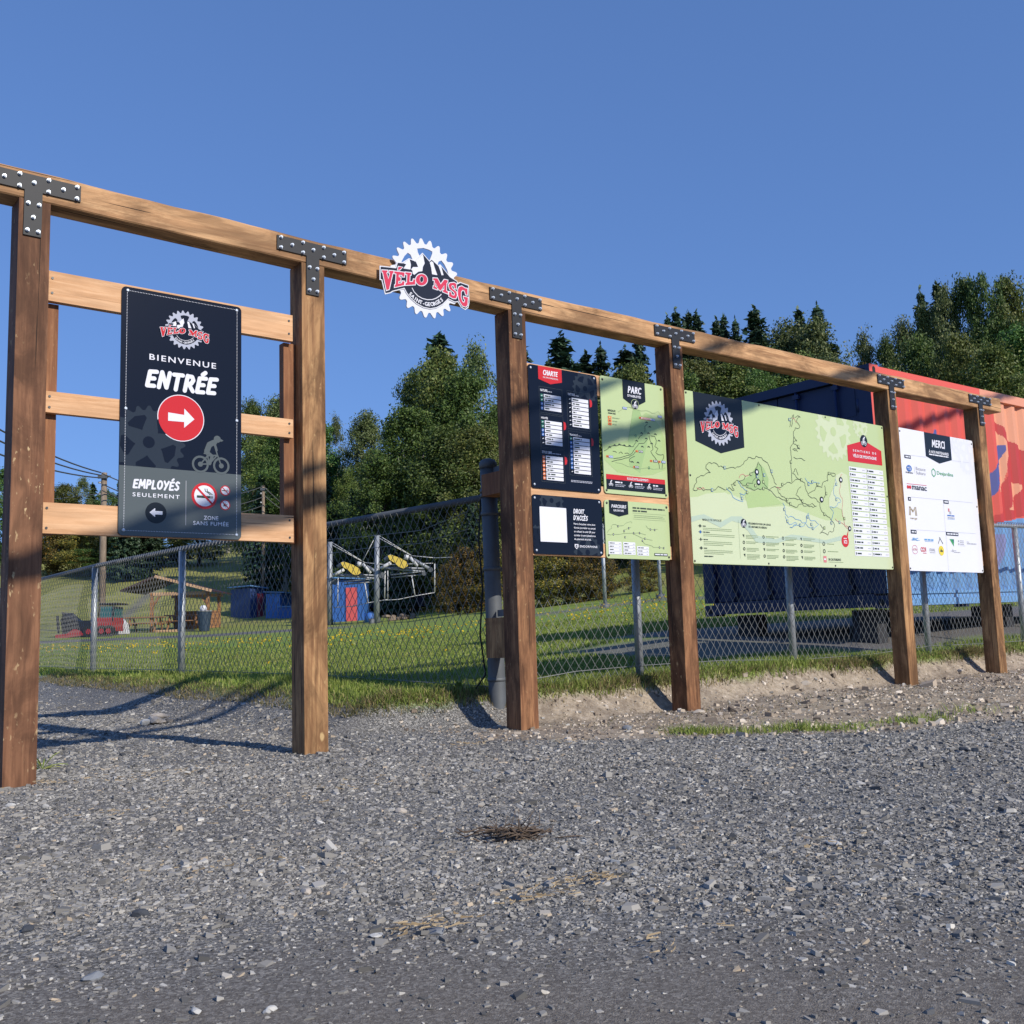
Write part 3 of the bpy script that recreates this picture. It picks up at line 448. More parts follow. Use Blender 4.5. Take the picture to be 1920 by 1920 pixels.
 'fin':[(10.94,2.69),(11.01,2.8),(11.1,2.76),(11.13,2.67)],
 'purp':[(11.81,1.06),(12.23,1.64),(12.49,1.65),(12.18,1)]}}
# ------------------------------------------------------------------ timber gateway
YF = 4.80; PW, PT = .134, .139; PX = [1.023, 2.418, 3.818, 5.256, 8.004, 9.551]
Z0 = EYE
gate = empty('timber_sign_frame', (1.09, 4.87, 0), 0, 'long brown timber post-and-beam frame with six posts carrying the bike park signs', 'sign frame')
def gpart(mb, name, mats, parent=gate):
    o = mb.build(name, mats, parent); o.matrix_parent_inverse = gate.matrix_world.inverted() if False else Matrix.Translation(-gate.location); return o
def timber(lo, hi, bev=.007, cuts=0, warp=0.0, axis=0):
    m = MB(); m.box(lo, hi); m.bevel(bev, 2); return m
beam_top = lambda x: Z0+float(np.interp(x, [.68, 3.885, 8.07, 10.03], [2.192, 2.163, 2.196, 2.222]))
BT = .141
pm = [M['post_dark'], M['post_mid'], M['post_red'], M['post_red'], M['post_mid'], M['post_mid']]
for i, x in enumerate(PX):
    zt = beam_top(x+PW/2)-BT-.002
    gpart(timber((x, YF, -.25), (x+PW, YF+PT, zt)), 'post', pm[i])
for a, b in ((.66, 3.884), (3.887, 8.070), (8.073, 10.03)):
    za, zb = beam_top(a), beam_top(b); m = MB()
    n = 24; vs = []
    for k in range(n+1):
        x = a+(b-a)*k/n; z = za+(zb-za)*k/n; w_ = [.004*math.sin(7*x+q)+.003*math.sin(17*x+2*q) for q in range(4)]
        c = .012
        sec = [(YF+c*1.3, z-.000+w_[0]*.6), (YF+.001, z-c+w_[0]), (YF, z-BT+.006), (YF+.006, z-BT), (YF+PT-.006, z-BT), (YF+PT, z-BT+.006), (YF+PT, z-.008), (YF+PT-.008, z)]
        vs.append([m.bm.verts.new((x, p, q)) for p, q in sec])
    for r0, r1 in zip(vs, vs[1:]):
        for k in range(8): m.bm.faces.new((r0[k], r0[(k+1)%8], r1[(k+1)%8], r1[k]))
    m.bm.faces.new(vs[0]); m.bm.faces.new(vs[-1][::-1])
    gpart(m, 'beam', M['beam'])
# horizontal boards and upright cleats that carry the signs
def rail(x0, x1, z0, z1, y0=4.841, y1=4.879, mat='rail'):
    m = MB(); m.box((x0, y0, Z0+z0), (x1, y1, Z0+z1)); m.bevel(.004, 1); gpart(m, 'rail', M[mat])
def cleat(x0, x1, z0, z1, y0=4.8805, y1=4.932):
    m = MB(); m.box((x0, y0, Z0+z0), (x1, y1, Z0+z1)); m.bevel(.003, 1); gpart(m, 'cleat', M['cleat'])
for z0, z1 in ((1.602, 1.744), (1.081, 1.179), (.531, .670)): rail(1.160, 2.384, z0, z1)
cleat(1.160, 1.222, .53, 1.60); cleat(2.350, 2.416, .53, 1.60)
for z0, z1 in ((1.59, 1.728), (.842, .978), (.510, .60)): rail(3.956, 5.254, z0, z1, 4.868, 4.906)
for z0, z1 in ((1.55, 1.69), (1.05, 1.19), (.55, .69)): rail(5.394, 8.000, z0, z1, 4.868, 4.906); rail(8.142, 9.548, z0, z1, 4.868, 4.906)
for xa in (3.955, 5.190, 5.393, 7.94, 8.141, 9.487): cleat(xa, xa+.062, .52, 1.72, 4.9075, 4.936)
# screw heads in the boards of the entrance bay
scr = None
for z in (1.71, 1.64, 1.155, 1.105, .645, .555):
    for x in (1.182, 2.362):
        if scr is None:
            m = MB(); m.tube([(0,.003,0),(0,-.0025,0)], .006, 8); scr = gpart(m, 'screw', M['screwdark']); o = scr
        else: o = scr.copy(); COL.objects.link(o)
        o.matrix_parent_inverse = Matrix.Translation(-gate.location); o.location = (x, 4.8405, Z0+z)
# black T brackets
TOUT = [(-.150,.034),(.020,.034),(.020,-.178),(.096,-.178),(.096,.034),(.262,.034),(.262,.111),(-.150,.111)]
BO = [(-.130,.101),(-.130,.045),(-.066,.073),(-.003,.101),(-.003,.045),(.058,.073),(.120,.101),(.120,.045),(.184,.073),(.244,.101),(.244,.045),(.036,-.028),(.082,-.028),(.059,-.091),(.036,-.155),(.082,-.155)]
m = MB(); m.prism(TOUT, -.0085, -.0005); m.bevel(.0015, 1); bm_ = m.build('bracket', M['blacksteel']); bmesh0 = bm_.data; bpy.data.objects.remove(bm_)
m = MB(); m.tube([(0,0,0),(0,-.0025,0)], .0095, 12); m.tube([(0,-.0025,0),(0,-.012,0)], .0078, 6); m.tube([(0,-.012,0),(0,-.016,0)], .0045, 8); b_ = m.build('bolt', M['bolt']); bolt0 = b_.data; bpy.data.objects.remove(b_)
for i, x in enumerate(PX):
    br = bpy.data.objects.new('bracket', bmesh0); COL.objects.link(br); br.parent = gate; br.matrix_parent_inverse = Matrix.Translation(-gate.location)
    br.location = (x + (.005 if i else -.0), YF, beam_top(x+PW/2)-BT+.004); br.rotation_euler.y = math.radians([0.3, .6, .2, -.9, -.5, -.8][i])
    for u, v in BO:
        b = bpy.data.objects.new('bolt', bolt0); COL.objects.link(b); b.parent = br; b.location = (u, -.0085, v); b.rotation_euler.y = random.uniform(0, 1)

# ------------------------------------------------------------------ flat print: shapes cut out of thin film, layered on a sign
LAY = .0007
def circle(cx, cy, r, n=28, ry=None): return [(cx+r*math.cos(2*math.pi*k/n), cy+(ry or r)*math.sin(2*math.pi*k/n)) for k in range(n)]
def rect(x0, y0, x1, y1): return [(x0,y0),(x1,y0),(x1,y1),(x0,y1)]
def rrect(x0, y0, x1, y1, r, n=5):
    o = []
    for cx, cy, a in ((x1-r,y1-r,0),(x0+r,y1-r,90),(x0+r,y0+r,180),(x1-r,y0+r,270)):
        o += [(cx+r*math.cos(math.radians(a+90*k/n)), cy+r*math.sin(math.radians(a+90*k/n))) for k in range(n+1)]
    return o
class Pr:
    def __init__(s): s.v=[]; s.f=[]; s.mi=[]; s.mats=[]; s.k=0
    def raw(s, pts, tris, col, lay):
        m = ink(col, ()) if not isinstance(col, bpy.types.Material) else col
        if m not in s.mats: s.mats.append(m)
        b = len(s.v); y = -lay*LAY - s.k*4e-6; s.k += 1
        s.v += [(p[0], y, p[1]) for p in pts]; s.f += [tuple(b+i for i in t) for t in tris]; s.mi += [s.mats.index(m)]*len(tris); return s
    def poly(s, loops, col, lay=1):
        if not isinstance(loops[0][0], (tuple, list)): loops = [loops]
        L = [[Vector((p[0], p[1], 0)) for p in l] for l in loops]
        tr = tessellate_polygon(L); flat = [p for l in loops for p in l]
        return s.raw(flat, tr, col, lay)
    def line(s, pts, wd, col, lay=1, rnd=False, closed=False):
        P = [Vector(p[:2]) for p in pts]
        if closed: P = P+[P[0]]
        n = len(P); V, T = [], []
        for i, p in enumerate(P):
            a = P[max(i-1,0)]; c = P[min(i+1,n-1)]; d = (c-a)
            if closed and i in (0, n-1): d = P[1]-P[-2]
            if d.length < 1e-9: d = Vector((1,0))
            d.normalize(); q = Vector((-d.y, d.x))*wd/2; V += [tuple(p+q), tuple(p-q)]
        for i in range(n-1): T += [(2*i,2*i+1,2*i+3),(2*i,2*i+3,2*i+2)]
        s.raw(V, T, col, lay)
        if rnd:
            for p in (P[0], P[-1]): s.poly(circle(p[0], p[1], wd/2, 12), col, lay)
        return s
    def stroke(s, pts, wd, col, lay=1):                    # brush stroke with round joints
        for a, b in zip(pts, pts[1:]): s.line([a, b], wd, col, lay)
        for p in pts: s.poly(circle(p[0], p[1], wd/2, 12), col, lay)
        return s
    def build(s, name, parent):
        me = bpy.data.meshes.new(name); me.from_pydata(s.v, [], s.f); me.polygons.foreach_set('material_index', s.mi); me.update()
        return link(name, me, parent, s.mats)
    def text(s, body, x0, y0, x1, y1, col, lay=1, bold=.02, space=1.0, shear=0.0):   # fitted to the box
        V, T = text_geo(body, bold, space, shear)
        lo, hi = V.min(0), V.max(0); sc = np.array([(x1-x0)/(hi[0]-lo[0]), (y1-y0)/(hi[1]-lo[1])])
        return s.raw([tuple(p) for p in (V-lo)*sc+np.array([x0, y0])], T, col, lay)
    def dashes(s, x0, x1, y, h, col, lay=1, seed=0):       # a line of print too small to read
        r = random.Random(seed*77+int(y*10000)); x = x0
        while x < x1-.003:
            L = min(r.uniform(.5, 2.4)*h*2.2+h, x1-x); s.poly(rect(x, y-h/2, x+L, y+h/2), col, lay); x += L+h*.7
        return s
def text_geo(body, bold, space, shear):
    cu = bpy.data.curves.new('lettering', 'FONT'); cu.body = body; cu.size = 1; cu.offset = bold; cu.space_character = space; cu.shear = shear; cu.resolution_u = 3; cu.fill_mode = 'FRONT'
    ob = bpy.data.objects.new('lettering', cu); COL.objects.link(ob); dg = bpy.context.evaluated_depsgraph_get()
    me = bpy.data.meshes.new_from_object(ob.evaluated_get(dg)); me.calc_loop_triangles()
    V = np.array([v.co[:2] for v in me.vertices]); T = [tuple(t.vertices) for t in me.loop_triangles]
    bpy.data.objects.remove(ob); bpy.data.curves.remove(cu); bpy.data.meshes.remove(me); return V, T
# a brush alphabet in a unit box (width, strokes)
def arcp(cx, cy, rx, ry, a0, a1, n=9): return [(cx+rx*math.cos(math.radians(a0+(a1-a0)*k/n)), cy+ry*math.sin(math.radians(a0+(a1-a0)*k/n))) for k in range(n+1)]
BR = {'A':(.62,[[(0,0),(.28,1)],[(.28,1),(.60,0)],[(.10,.34),(.5,.34)]]), 'C':(.52,[arcp(.38,.5,.36,.5,55,305)]), 'D':(.58,[[(.05,0),(.05,1)],[(.05,1)]+arcp(.1,.5,.45,.5,88,-88)+[(.05,0)]]),
 'E':(.46,[[(.46,.98),(.05,.95),(.02,.03),(.44,.05)],[(.04,.5),(.38,.53)]]), 'H':(.56,[[(.04,0),(.06,1)],[(.52,0),(.54,1)],[(.06,.48),(.52,.52)]]), 'I':(.10,[[(.05,0),(.06,1)]]), 'L':(.44,[[(.06,1),(.03,.03),(.42,.06)]]),
 'M':(.72,[[(.02,0),(.10,.98),(.36,.30),(.62,1),(.70,.02)]]), 'N':(.58,[[(.03,0),(.08,1),(.50,.03),(.56,1)]]), 'O':(.60,[arcp(.30,.5,.28,.48,0,360,14)]), 'P':(.50,[[(.03,0),(.06,1)],[(.06,.98),(.35,.97),(.47,.76),(.38,.50),(.06,.44)]]),
 'R':(.54,[[(.03,0),(.06,1)],[(.06,.98),(.35,.97),(.46,.75),(.36,.52),(.06,.45)],[(.22,.45),(.54,.02)]]), 'S':(.48,[[(.46,.90),(.26,1.0),(.06,.80),(.20,.57),(.40,.42),(.44,.18),(.24,.0),(.02,.10)]]),
 'T':(.56,[[(0,.96),(.56,.98)],[(.28,.96),(.26,0)]]), 'U':(.54,[[(.04,1),(.05,.25),(.18,.02),(.38,.03),(.50,.25),(.52,1)]]), 'Y':(.56,[[(.0,1),(.28,.48)],[(.56,1),(.14,-.02)]]), "'":(.08,[[(.06,1.02),(.02,.80)]]), ' ':(.25,[])}
def brush(pr, body, x0, y0, x1, y1, col, lay=1, wd=.2, slant=.12, gap=.17, rnd_=1):
    r = random.Random(len(body)*3+rnd_); xs = 0; S = []
    for ch in body:
        acc = ch in 'ÉÈ'; base = 'E' if acc else ch
        wch, st = BR[base]; dy = r.uniform(-.03,.03)
        S += [[(p[0]+xs, p[1]+dy) for p in q] for q in st]
        if acc: S.append([(xs+.20, 1.20), (xs+.36, 1.36)] if ch == 'É' else [(xs+.14, 1.36), (xs+.30, 1.20)])
        xs += wch+gap+wd*.55
    xs -= gap+wd*.55; sx = (x1-x0)/(xs+slant+wd); sy = (y1-y0)/(1+wd)
    for q in S:
        pts = [(x0+(p[0]+slant*p[1]+wd/2)*sx, y0+(p[1]+wd/2)*sy) for p in q]; pr.stroke(pts, wd*min(sx*1.15, sy), col, lay)
def gear_pts(R, n=23, root=.865, ph=0):
    o = []
    for k in range(n):
        a = 2*math.pi*(k+ph)/n; h = math.pi/n
        for da, r in ((-1.0*h, root), (-.72*h, root+.01), (-.30*h, .975), (-.12*h, 1.0), (.12*h, 1.0), (.30*h, .975), (.72*h, root+.01)):
            o.append((R*r*math.cos(a+da), R*r*math.sin(a+da)))
    return o
def off(loop, d):                        # crude outward offset
    n = len(loop); A = sum(loop[i][0]*loop[(i+1)%n][1]-loop[(i+1)%n][0]*loop[i][1] for i in range(n)); sg = 1 if A > 0 else -1; o = []
    for i in range(n):
        a, b, c = Vector(loop[i-1]), Vector(loop[i]), Vector(loop[(i+1)%n]); d1, d2 = (b-a).normalized(), (c-b).normalized()
        n1, n2 = Vector((d1.y,-d1.x))*sg, Vector((d2.y,-d2.x))*sg; k = n1+n2; L = max(k.length, .7); o.append(tuple(b+k/L*d*min(1.6, 2/L)))
    return o
def put(loop, cx, cy, s): return [(cx+p[0]*s, cy+p[1]*s) for p in loop]
LG = DATA['logo']
def wig(l, amp=.10, n=2, seed=1):       # trails wander between their measured points
    r = random.Random(seed); P = [Vector(p) for p in l]
    for _ in range(n):
        Q = [P[0]]
        for a, b in zip(P, P[1:]): d = b-a; Q += [(a+b)/2+Vector((-d.y, d.x))*r.uniform(-amp, amp)*1.6, b]
        P = Q
    return [tuple(p) for p in P]
def logo(pr, cx, cy, s, base=1, simple=False):
    P = lambda k: put(LG[k], cx, cy, s); g = put(gear_pts(1, ph=.15), cx, cy, s)
    if simple:
        pr.poly([g, P('h1'), P('h2'), P('h3')], 'silver', base)
    pr.poly(P('black'), 'coal' if not simple else 'navy', base+2)
    for k in ('s1','s2','s3','s4'): pr.poly(P(k), 'white', base+3)
    for k in ('V','E','a','Lt','M','S','G','Oo'): pr.poly(off(P(k), .020*s), 'white', base+3)
    for k in ('V','E','a','Lt','M','S','G'): pr.poly(P(k), 'rose' if not simple else 'red', base+4)
    pr.poly([P('Oo'), P('Oi')], 'rose' if not simple else 'red', base+4); pr.poly(off(P('Oi'), -.012*s), 'coal' if not simple else 'navy', base+4.5)
    pr.line(P('arc'), .02*s, 'white', base+3)
    # the town name on its curve
    tx = P('tx'); word = 'SAINT-GEORGES'; L = [0]
    for a, b in zip(tx, tx[1:]): L.append(L[-1]+math.dist(a, b))
    for i, ch in enumerate(word):
        q = L[-1]*(i+.35)/len(word)
        for j in range(len(tx)-1):
            if L[j+1] >= q: break
        f = (q-L[j])/(L[j+1]-L[j]); p = Vector(tx[j]).lerp(Vector(tx[j+1]), f); d = (Vector(tx[j+1])-Vector(tx[j])).normalized(); nn = Vector((-d.y, d.x))
        V, T = text_geo(ch, .03, 1, 0); V = (V-np.array([V[:,0].mean(), .35]))*.125*s*(1.05)
        pr.raw([tuple(p+d*a+nn*b) for a, b in V], T, 'white', base+3)
def cyclist(pr, x, y, s, col, lay, fl=1):    # rider leaning over a bicycle, s = wheel base
    q = lambda a, b: (x+fl*a*s, y+b*s)
    for c in (0, 1): pr.poly([circle(*q(c, 0), .40*s, 24), circle(*q(c, 0), .30*s, 24)], col, lay); pr.poly(circle(*q(c, 0), .12*s, 12), col, lay)
    w_ = .075*s
    for a in ([(0,0),(.42,.05),(.80,.48),(.34,.42),(.42,.05)], [(0,0),(.34,.42)], [(1,0),(.80,.52),(.74,.72)], [(.34,.42),(.28,.52),(.18,.52)]): pr.stroke([q(*p) for p in a], w_*.9, col, lay)
    pr.stroke([q(.30,.62), q(.42,.95), q(.66,1.08)], .26*s, col, lay); pr.stroke([q(.66,1.05), q(.74,.80), q(.76,.72)], .12*s, col, lay)
    pr.stroke([q(.32,.60), q(.56,.42), q(.44,.06)], .15*s, col, lay); pr.poly(circle(*q(.80,1.24), .17*s, 16), col, lay); pr.poly([q(.84,1.34), q(1.10,1.20), q(1.0,1.14), q(.84,1.16)], col, lay)
def big_gear(pr, cx, cy, R, col, lay, holecol, n=20, clip=None):
    spokes = 5; hs = []
    for k in range(spokes):
        a = 2*math.pi*(k+.5)/spokes+.2; hs.append([(cx+R*r*math.cos(a+d), cy+R*r*math.sin(a+d)) for r, d in ((.42,-.12),(.66,-.42),(.74,-.36),(.77,0),(.74,.36),(.66,.42),(.42,.12),(.36,0))])
    g = put(gear_pts(R, n, .87), cx, cy, 1); c0 = circle(cx, cy, R*.16, 18)
    if clip:
        def cl(l): return [(min(max(p[0], clip[0]), clip[2]), min(max(p[1], clip[1]), clip[3])) for p in l]
        g = cl(g); hs = [cl(h) for h in hs]; c0 = cl(c0)
    pr.poly(g, col, lay)
    for h in hs+[c0]: pr.poly(h, holecol, lay+1)
def pennant(pr, x0, x1, y0, ymid, ytip, col, lay): pr.poly([(x0,y0),(x1,y0),(x1,ymid),((x0+x1)/2,ytip),(x0,ymid)], col, lay)

SCREW = {}
def screws(root, pts, mat='bolt', r=.0085):
    for u, v in pts:
        if mat not in SCREW:
            m = MB(); m.tube([(0,0,0),(0,-.003,0),(0,-.0045,0)], [r, r*.9, r*.45], 10); o = m.build('screw', M[mat], root); SCREW[mat] = o.data
        else: o = link('screw', SCREW[mat], root)
        o.location = (u, -.0002, v)
def sign(name, x0, z0, wd, ht, y, col, label, cat, rad=.022, thick=.006, group=None):
    root = empty(name, (x0, y, Z0+z0), 0, label, cat, group)
    m = MB(); m.prism(rrect(0, 0, wd, ht, rad) if rad else rect(0,0,wd,ht), 0, thick); m.build('panel', INK[col], root); return root

# ---- entrance sign
r = sign('entrance_sign', 1.492, .533, .602, 1.200, 4.834, 'navy', 'tall dark entrance sign with a red arrow disc, between the two leftmost posts', 'entrance sign')
p = Pr(); lb = rrect(.001,.001,.601,.32,.021); lb = [q for q in lb if q[1] < .2]; p.poly([(.601,.329)]+[(.001,.331)]+sorted([q for q in lb if q[0] < .3], key=lambda q: (-q[1], q[0]))+sorted([q for q in lb if q[0] >= .3], key=lambda q: (q[0], q[1])), 'slate', 1); p.build('lower_band', r)
p = Pr(); logo(p, .307, 1.032, .098, 1, True); p.build('gear_logo', r)
p = Pr(); p.text('BIENVENUE', .135, .857, .468, .886, 'white', 1, .012, 1.25); p.build('lettering', r)
p = Pr(); brush(p, 'ENTRÉE', .113, .715, .483, .812, 'white', 1, .27, .16, .10); p.build('brush_lettering', r)
p = Pr(); p.poly(circle(.292,.586,.116,40), 'white', 2); p.poly(circle(.292,.586,.112,40), 'red', 3); p.poly([(.228,.607),(.307,.603),(.307,.635),(.358,.587),(.307,.539),(.307,.568),(.228,.566)], 'white', 4); p.build('arrow_disc', r)
p = Pr(); big_gear(p, .137, .452, .178, 'ghost', 1.0, 'navy', 20, (.0015, .331, .5, .9)); tag(p.build('gear_silhouette', r), kind='stuff')
p = Pr(); cyclist(p, .390, .366, .107, 'slate', 2.4); p.build('cyclist_silhouette', r)
p = Pr(); brush(p, 'EMPLOYÉS', .063, .224, .291, .272, 'white', 2, .24, .14, .10); p.text('SEULEMENT', .064, .187, .288, .206, 'white', 2, .012, 1.3); p.poly(rect(.318,.061,.3205,.279), 'greyline', 2); p.build('staff_lettering', r)
p = Pr(); p.poly(circle(.175,.114,.0505,32), 'black', 2); p.poly([(.144,.115),(.171,.137),(.171,.123),(.206,.123),(.206,.106),(.171,.106),(.171,.093)], 'white', 3); p.build('left_arrow_disc', r)
def ban(pr, cx, cy, R, inner):
    pr.poly(circle(cx, cy, R, 36), 'red', 2); pr.poly(circle(cx, cy, R*.80, 36), 'white', 3); inner(pr, cx, cy, R); c = .70*R
    pr.line([(cx-c*.85, cy+c*.85), (cx+c*.85, cy-c*.85)], R*.15, 'red', 5)
def cig(pr, cx, cy, R):
    pr.poly(rect(cx-.6*R, cy-.17*R, cx+.44*R, cy+.01*R), 'ink', 4); pr.poly(rect(cx+.47*R, cy-.17*R, cx+.53*R, cy+.01*R), 'ink', 4); pr.poly(rect(cx+.57*R, cy-.17*R, cx+.63*R, cy+.01*R), 'ink', 4)
    for o in (0, .16*R): pr.line([(cx+.62*R-o, cy+.10*R), (cx+.45*R-o, cy+.24*R), (cx+.22*R-o, cy+.36*R), (cx+.18*R-o, cy+.56*R)], .06*R, 'ink', 4)
def vape(pr, cx, cy, R): pr.poly(rect(cx-.7*R, cy-.10*R, cx+.66*R, cy+.06*R), 'ink', 4); pr.line([(cx+.3*R,cy+.2*R),(cx+.5*R,cy+.4*R)], .06*R, 'ink', 4)
def leaf(pr, cx, cy, R):
    for a in (90, 45, 135, 0, 180): 
        L = R*(.62 if a in (90,45,135) else .5); dx, dy = math.cos(math.radians(a)), math.sin(math.radians(a)); b = (cx, cy-.2*R)
        pr.poly([b, (b[0]+dx*L*.5-dy*R*.10, b[1]+dy*L*.5+dx*R*.10), (b[0]+dx*L, b[1]+dy*L), (b[0]+dx*L*.5+dy*R*.10, b[1]+dy*L*.5-dx*R*.10)], 'ink', 4)
    pr.line([(cx, cy-.2*R), (cx, cy-.5*R)], .06*R, 'ink', 4)
p = Pr(); ban(p, .412, .210, .065, cig); ban(p, .518, .243, .0255, vape); ban(p, .518, .171, .0262, leaf); p.build('no_smoking_symbols', r)
p = Pr(); p.text('ZONE', .409, .092, .483, .112, 'white', 2, .014, 1.1); p.text('SANS FUMÉE', .356, .0645, .536, .0885, 'white', 2, .014, 1.1); p.build('smoke_free_lettering', r)
p = Pr()
for k in range(150):
    z = .034+(1.170-.034)*k/149
    for u in (.0255, .5775): p.poly(circle(u, z, .0019, 6), 'bone', 2.2)
for k in range(1, 73):
    u = .0255+(.5775-.0255)*k/73
    for z in (.0245, 1.1815): p.poly(circle(u, z, .0019, 6), 'bone', 2.2)
p.build('stitched_border', r)
screws(r, [(.028,1.182),(.576,1.180),(.027,.604),(.578,.604),(.025,.026),(.578,.024)])

# ---- progression chart
r = sign('progression_chart', 4.007, .930, .590, .790, 4.858, 'navy', 'black chart board with a red tab and rows of white lines', 'chart sign', group='black info boards')
p = Pr(); big_gear(p, .482, .690, .112, 'ghost', 1, 'navy', 18, (.30,.50,.588,.788)); tag(p.build('gear_silhouette', r), kind='stuff')
p = Pr(); pennant(p, .083, .281, .789, .703, .680, 'red', 2); brush(p, 'CHARTE', .121, .733, .248, .768, 'white', 3, .22, .12, .10); p.text('DE PROGRESSION', .121, .714, .246, .724, 'white', 3, .01, 1.0); p.build('red_tab', r)
p = Pr()
BOX = [('NATUREL', 'TECH', (.085,.487,.278,.655), (.123,.501,.267,.609), 4, ['teal','teal','blue','blue']), ('MONTÉE', '', (.085,.263,.278,.477), (.123,.278,.266,.438), 6, ['teal','teal','blue','blue','black','black']),
       ('STYLE LIBRE', 'ZONE DE SAUTS', (.082,.044,.276,.255), (.122,.052,.264,.211), 6, ['orange']*6), ('NATUREL', 'TECH', (.319,.406,.517,.657), (.359,.418,.504,.614), 7, ['black']*7), ('TRAVAILLÉ', 'FLOW', (.319,.103,.515,.391), (.358,.111,.503,.353), 9, ['teal']+['blue']*7+['black'])]
for ti, sub, b, rw, n, cols in BOX:
    p.line([(b[0],b[1]),(b[2],b[1]),(b[2],b[3]),(b[0],b[3])], .0016, 'slate', 2, closed=True)
    wt = {'NATUREL':.063,'MONTÉE':.055,'STYLE LIBRE':.082,'TRAVAILLÉ':.070}[ti]; p.text(ti, b[0]+.010, b[3]-.030, b[0]+.010+wt, b[3]-.014, 'white', 2, .02)
    if sub: p.dashes(b[0]+.014+wt, b[0]+.014+wt+(.03 if len(sub) < 6 else .07), b[3]-.026, .005, 'silver', 2)
    hrow = (rw[3]-rw[1])/n
    for i in range(n):
        z1 = rw[3]-i*hrow; p.poly(rect(rw[0], z1-hrow*.83, rw[2], z1), 'white', 2); p.dashes(rw[0]+.008, rw[0]+random.uniform(.035,.085), z1-hrow*.42, .0085, 'ink', 3, i)
        p.poly(rrect(rw[0]-.027, z1-hrow*.80, rw[0]-.008, z1-hrow*.04, .003), cols[i], 2); p.line([(rw[0]-.024, z1-hrow*.5),(rw[0]-.011, z1-hrow*.35)], .004, 'bone', 3)
for x, z0_, z1_ in ((.517,.567,.621), (.281,.390,.446), (.279,.164,.218), (.517,.307,.363)): p.poly([(x,z0_),(x+.016,z0_+.006),(x+.021,(z0_+z1_)/2),(x+.016,z1_-.006),(x,z1_)], 'red', 3)
p.dashes(.326, .512, .068, .004, 'silver', 2, 3); p.dashes(.326, .509, .060, .004, 'silver', 2, 4)
tag(p.build('trail_list_rows', r), kind='stuff'); screws(r, [(.022,.768),(.566,.770),(.022,.022),(.566,.020)])

# ---- access board (its code is left blank)
r = sign('access_board', 4.004, .517, .591, .371, 4.858, 'navy', 'small black access board with a blank white square, below the chart board', 'info sign', group='black info boards')
p = Pr()
for cx, cz, R in ((.16,.34,.10),(.45,.02,.12),(.02,.10,.08)): big_gear(p, cx, cz, R, 'ghost', 1, 'navy', 16, (.002,.002,.589,.369))
tag(p.build('gear_silhouette', r), kind='stuff')
p = Pr(); p.poly(rrect(.057,.077,.278,.297,.004), 'white', 4); p.build('blank_square', r)
p = Pr(); brush(p, 'DROIT', .337, .266, .434, .298, 'white', 4, .22, .14, .10); brush(p, "D'ACCÈS", .335, .223, .462, .256, 'white', 4, .22, .14, .10)
for i, (s_, xe) in enumerate((("Merci d'acquitter votre droit", .523), ("d'accès journalier ou annuel", .523), ("en utilisant le code QR pour", .521), ("accéder à notre plateforme", .522), ("de paiement sécurisé.", .482))): p.text(s_, .337, .191-i*.0245, xe, .2075-i*.0245, 'white', 4, .012, 1.0)
p.text('ENDORPHINE', .382, .050, .534, .064, 'white', 4, .015, 1.1); p.poly([(.338,.070),(.370,.070),(.370,.052),(.354,.038),(.338,.052)], 'white', 4); p.poly(circle(.354,.056,.0095,14), 'navy', 5); p.poly(circle(.356,.056,.004,10), 'white', 6)
p.build('lettering', r); screws(r, [(.022,.350),(.568,.352),(.024,.022),(.568,.020)])

# ---- skills park map
r = sign('skills_park_map', 4.627, .935, .607, .796, 4.858, 'lime', 'pale green skills-park map with a red and black bar, beside the chart board', 'map sign', group='green map boards')
p = Pr(); p.poly(DATA['ppoly'][0], 'lime2', 1); p.poly([(.24,.38),(.30,.60),(.36,.60),(.44,.42),(.34,.16),(.24,.2)], 'lime3', 1.5); p.build('terrain_tints', r)
p = Pr()
for c, l in DATA['ptrails']: p.line(wig(l, .06, 1, len(l)), .0038 if c == 'k' else .0020, 'ink' if c == 'k' else 'thin', 3)
for u, v in DATA['pmark']['k']: p.poly([(u-.014,v-.005),(u-.002,v+.007),(u+.012,v+.003),(u+.016,v-.006),(u+.004,v-.002)], 'ink', 3.5)
for k, c in (('o','orange'),('r','orange'),('b','blue'),('w','ink'),('g','teal')):
    for u, v in DATA['pmark'][k]:
        hw = .016 if k in 'bw' else (.030 if k == 'r' else .010)
        if k == 'g': p.line(circle(u, v, .009, 6), .003, 'teal', 4, closed=True)
        elif k == 'o': p.poly(rect(u-.011, v-.007, u+.011, v+.007), 'orange', 4); p.poly(rect(u-.005,v-.003,u+.004,v+.003), 'ink', 5)
        else: p.poly(rect(u-hw-.004, v-.008, u+hw+.004, v+.008), c, 4); p.poly(rect(u-hw, v-.005, u+hw, v+.005), 'white', 5); p.dashes(u-hw*.8, u+hw*.8, v, .004, c, 6)
p.build('trail_lines', r)
p = Pr(); pennant(p, .208, .423, .7955, .663, .612, 'black', 3); brush(p, 'PARC', .253, .706, .386, .756, 'white', 4, .22, .14, .10); p.text("D'HABILETÉS", .250, .680, .378, .700, 'white', 4, .02)
p.poly(circle(.318,.632,.037,26), 'lime', 4); p.poly(circle(.318,.632,.034,26), 'black', 5); cyclist(p, .304, .618, .028, 'white', 6); p.build('black_tab', r)
p = Pr(); brush(p, 'NI', .059, .555, .075, .571, 'ink', 3, .2, .1, .1) if False else p.text('NIVEAUX', .059, .556, .133, .571, 'ink', 3, .02, 1, .1); p.dashes(.061, .133, .545, .007, 'ink', 3)
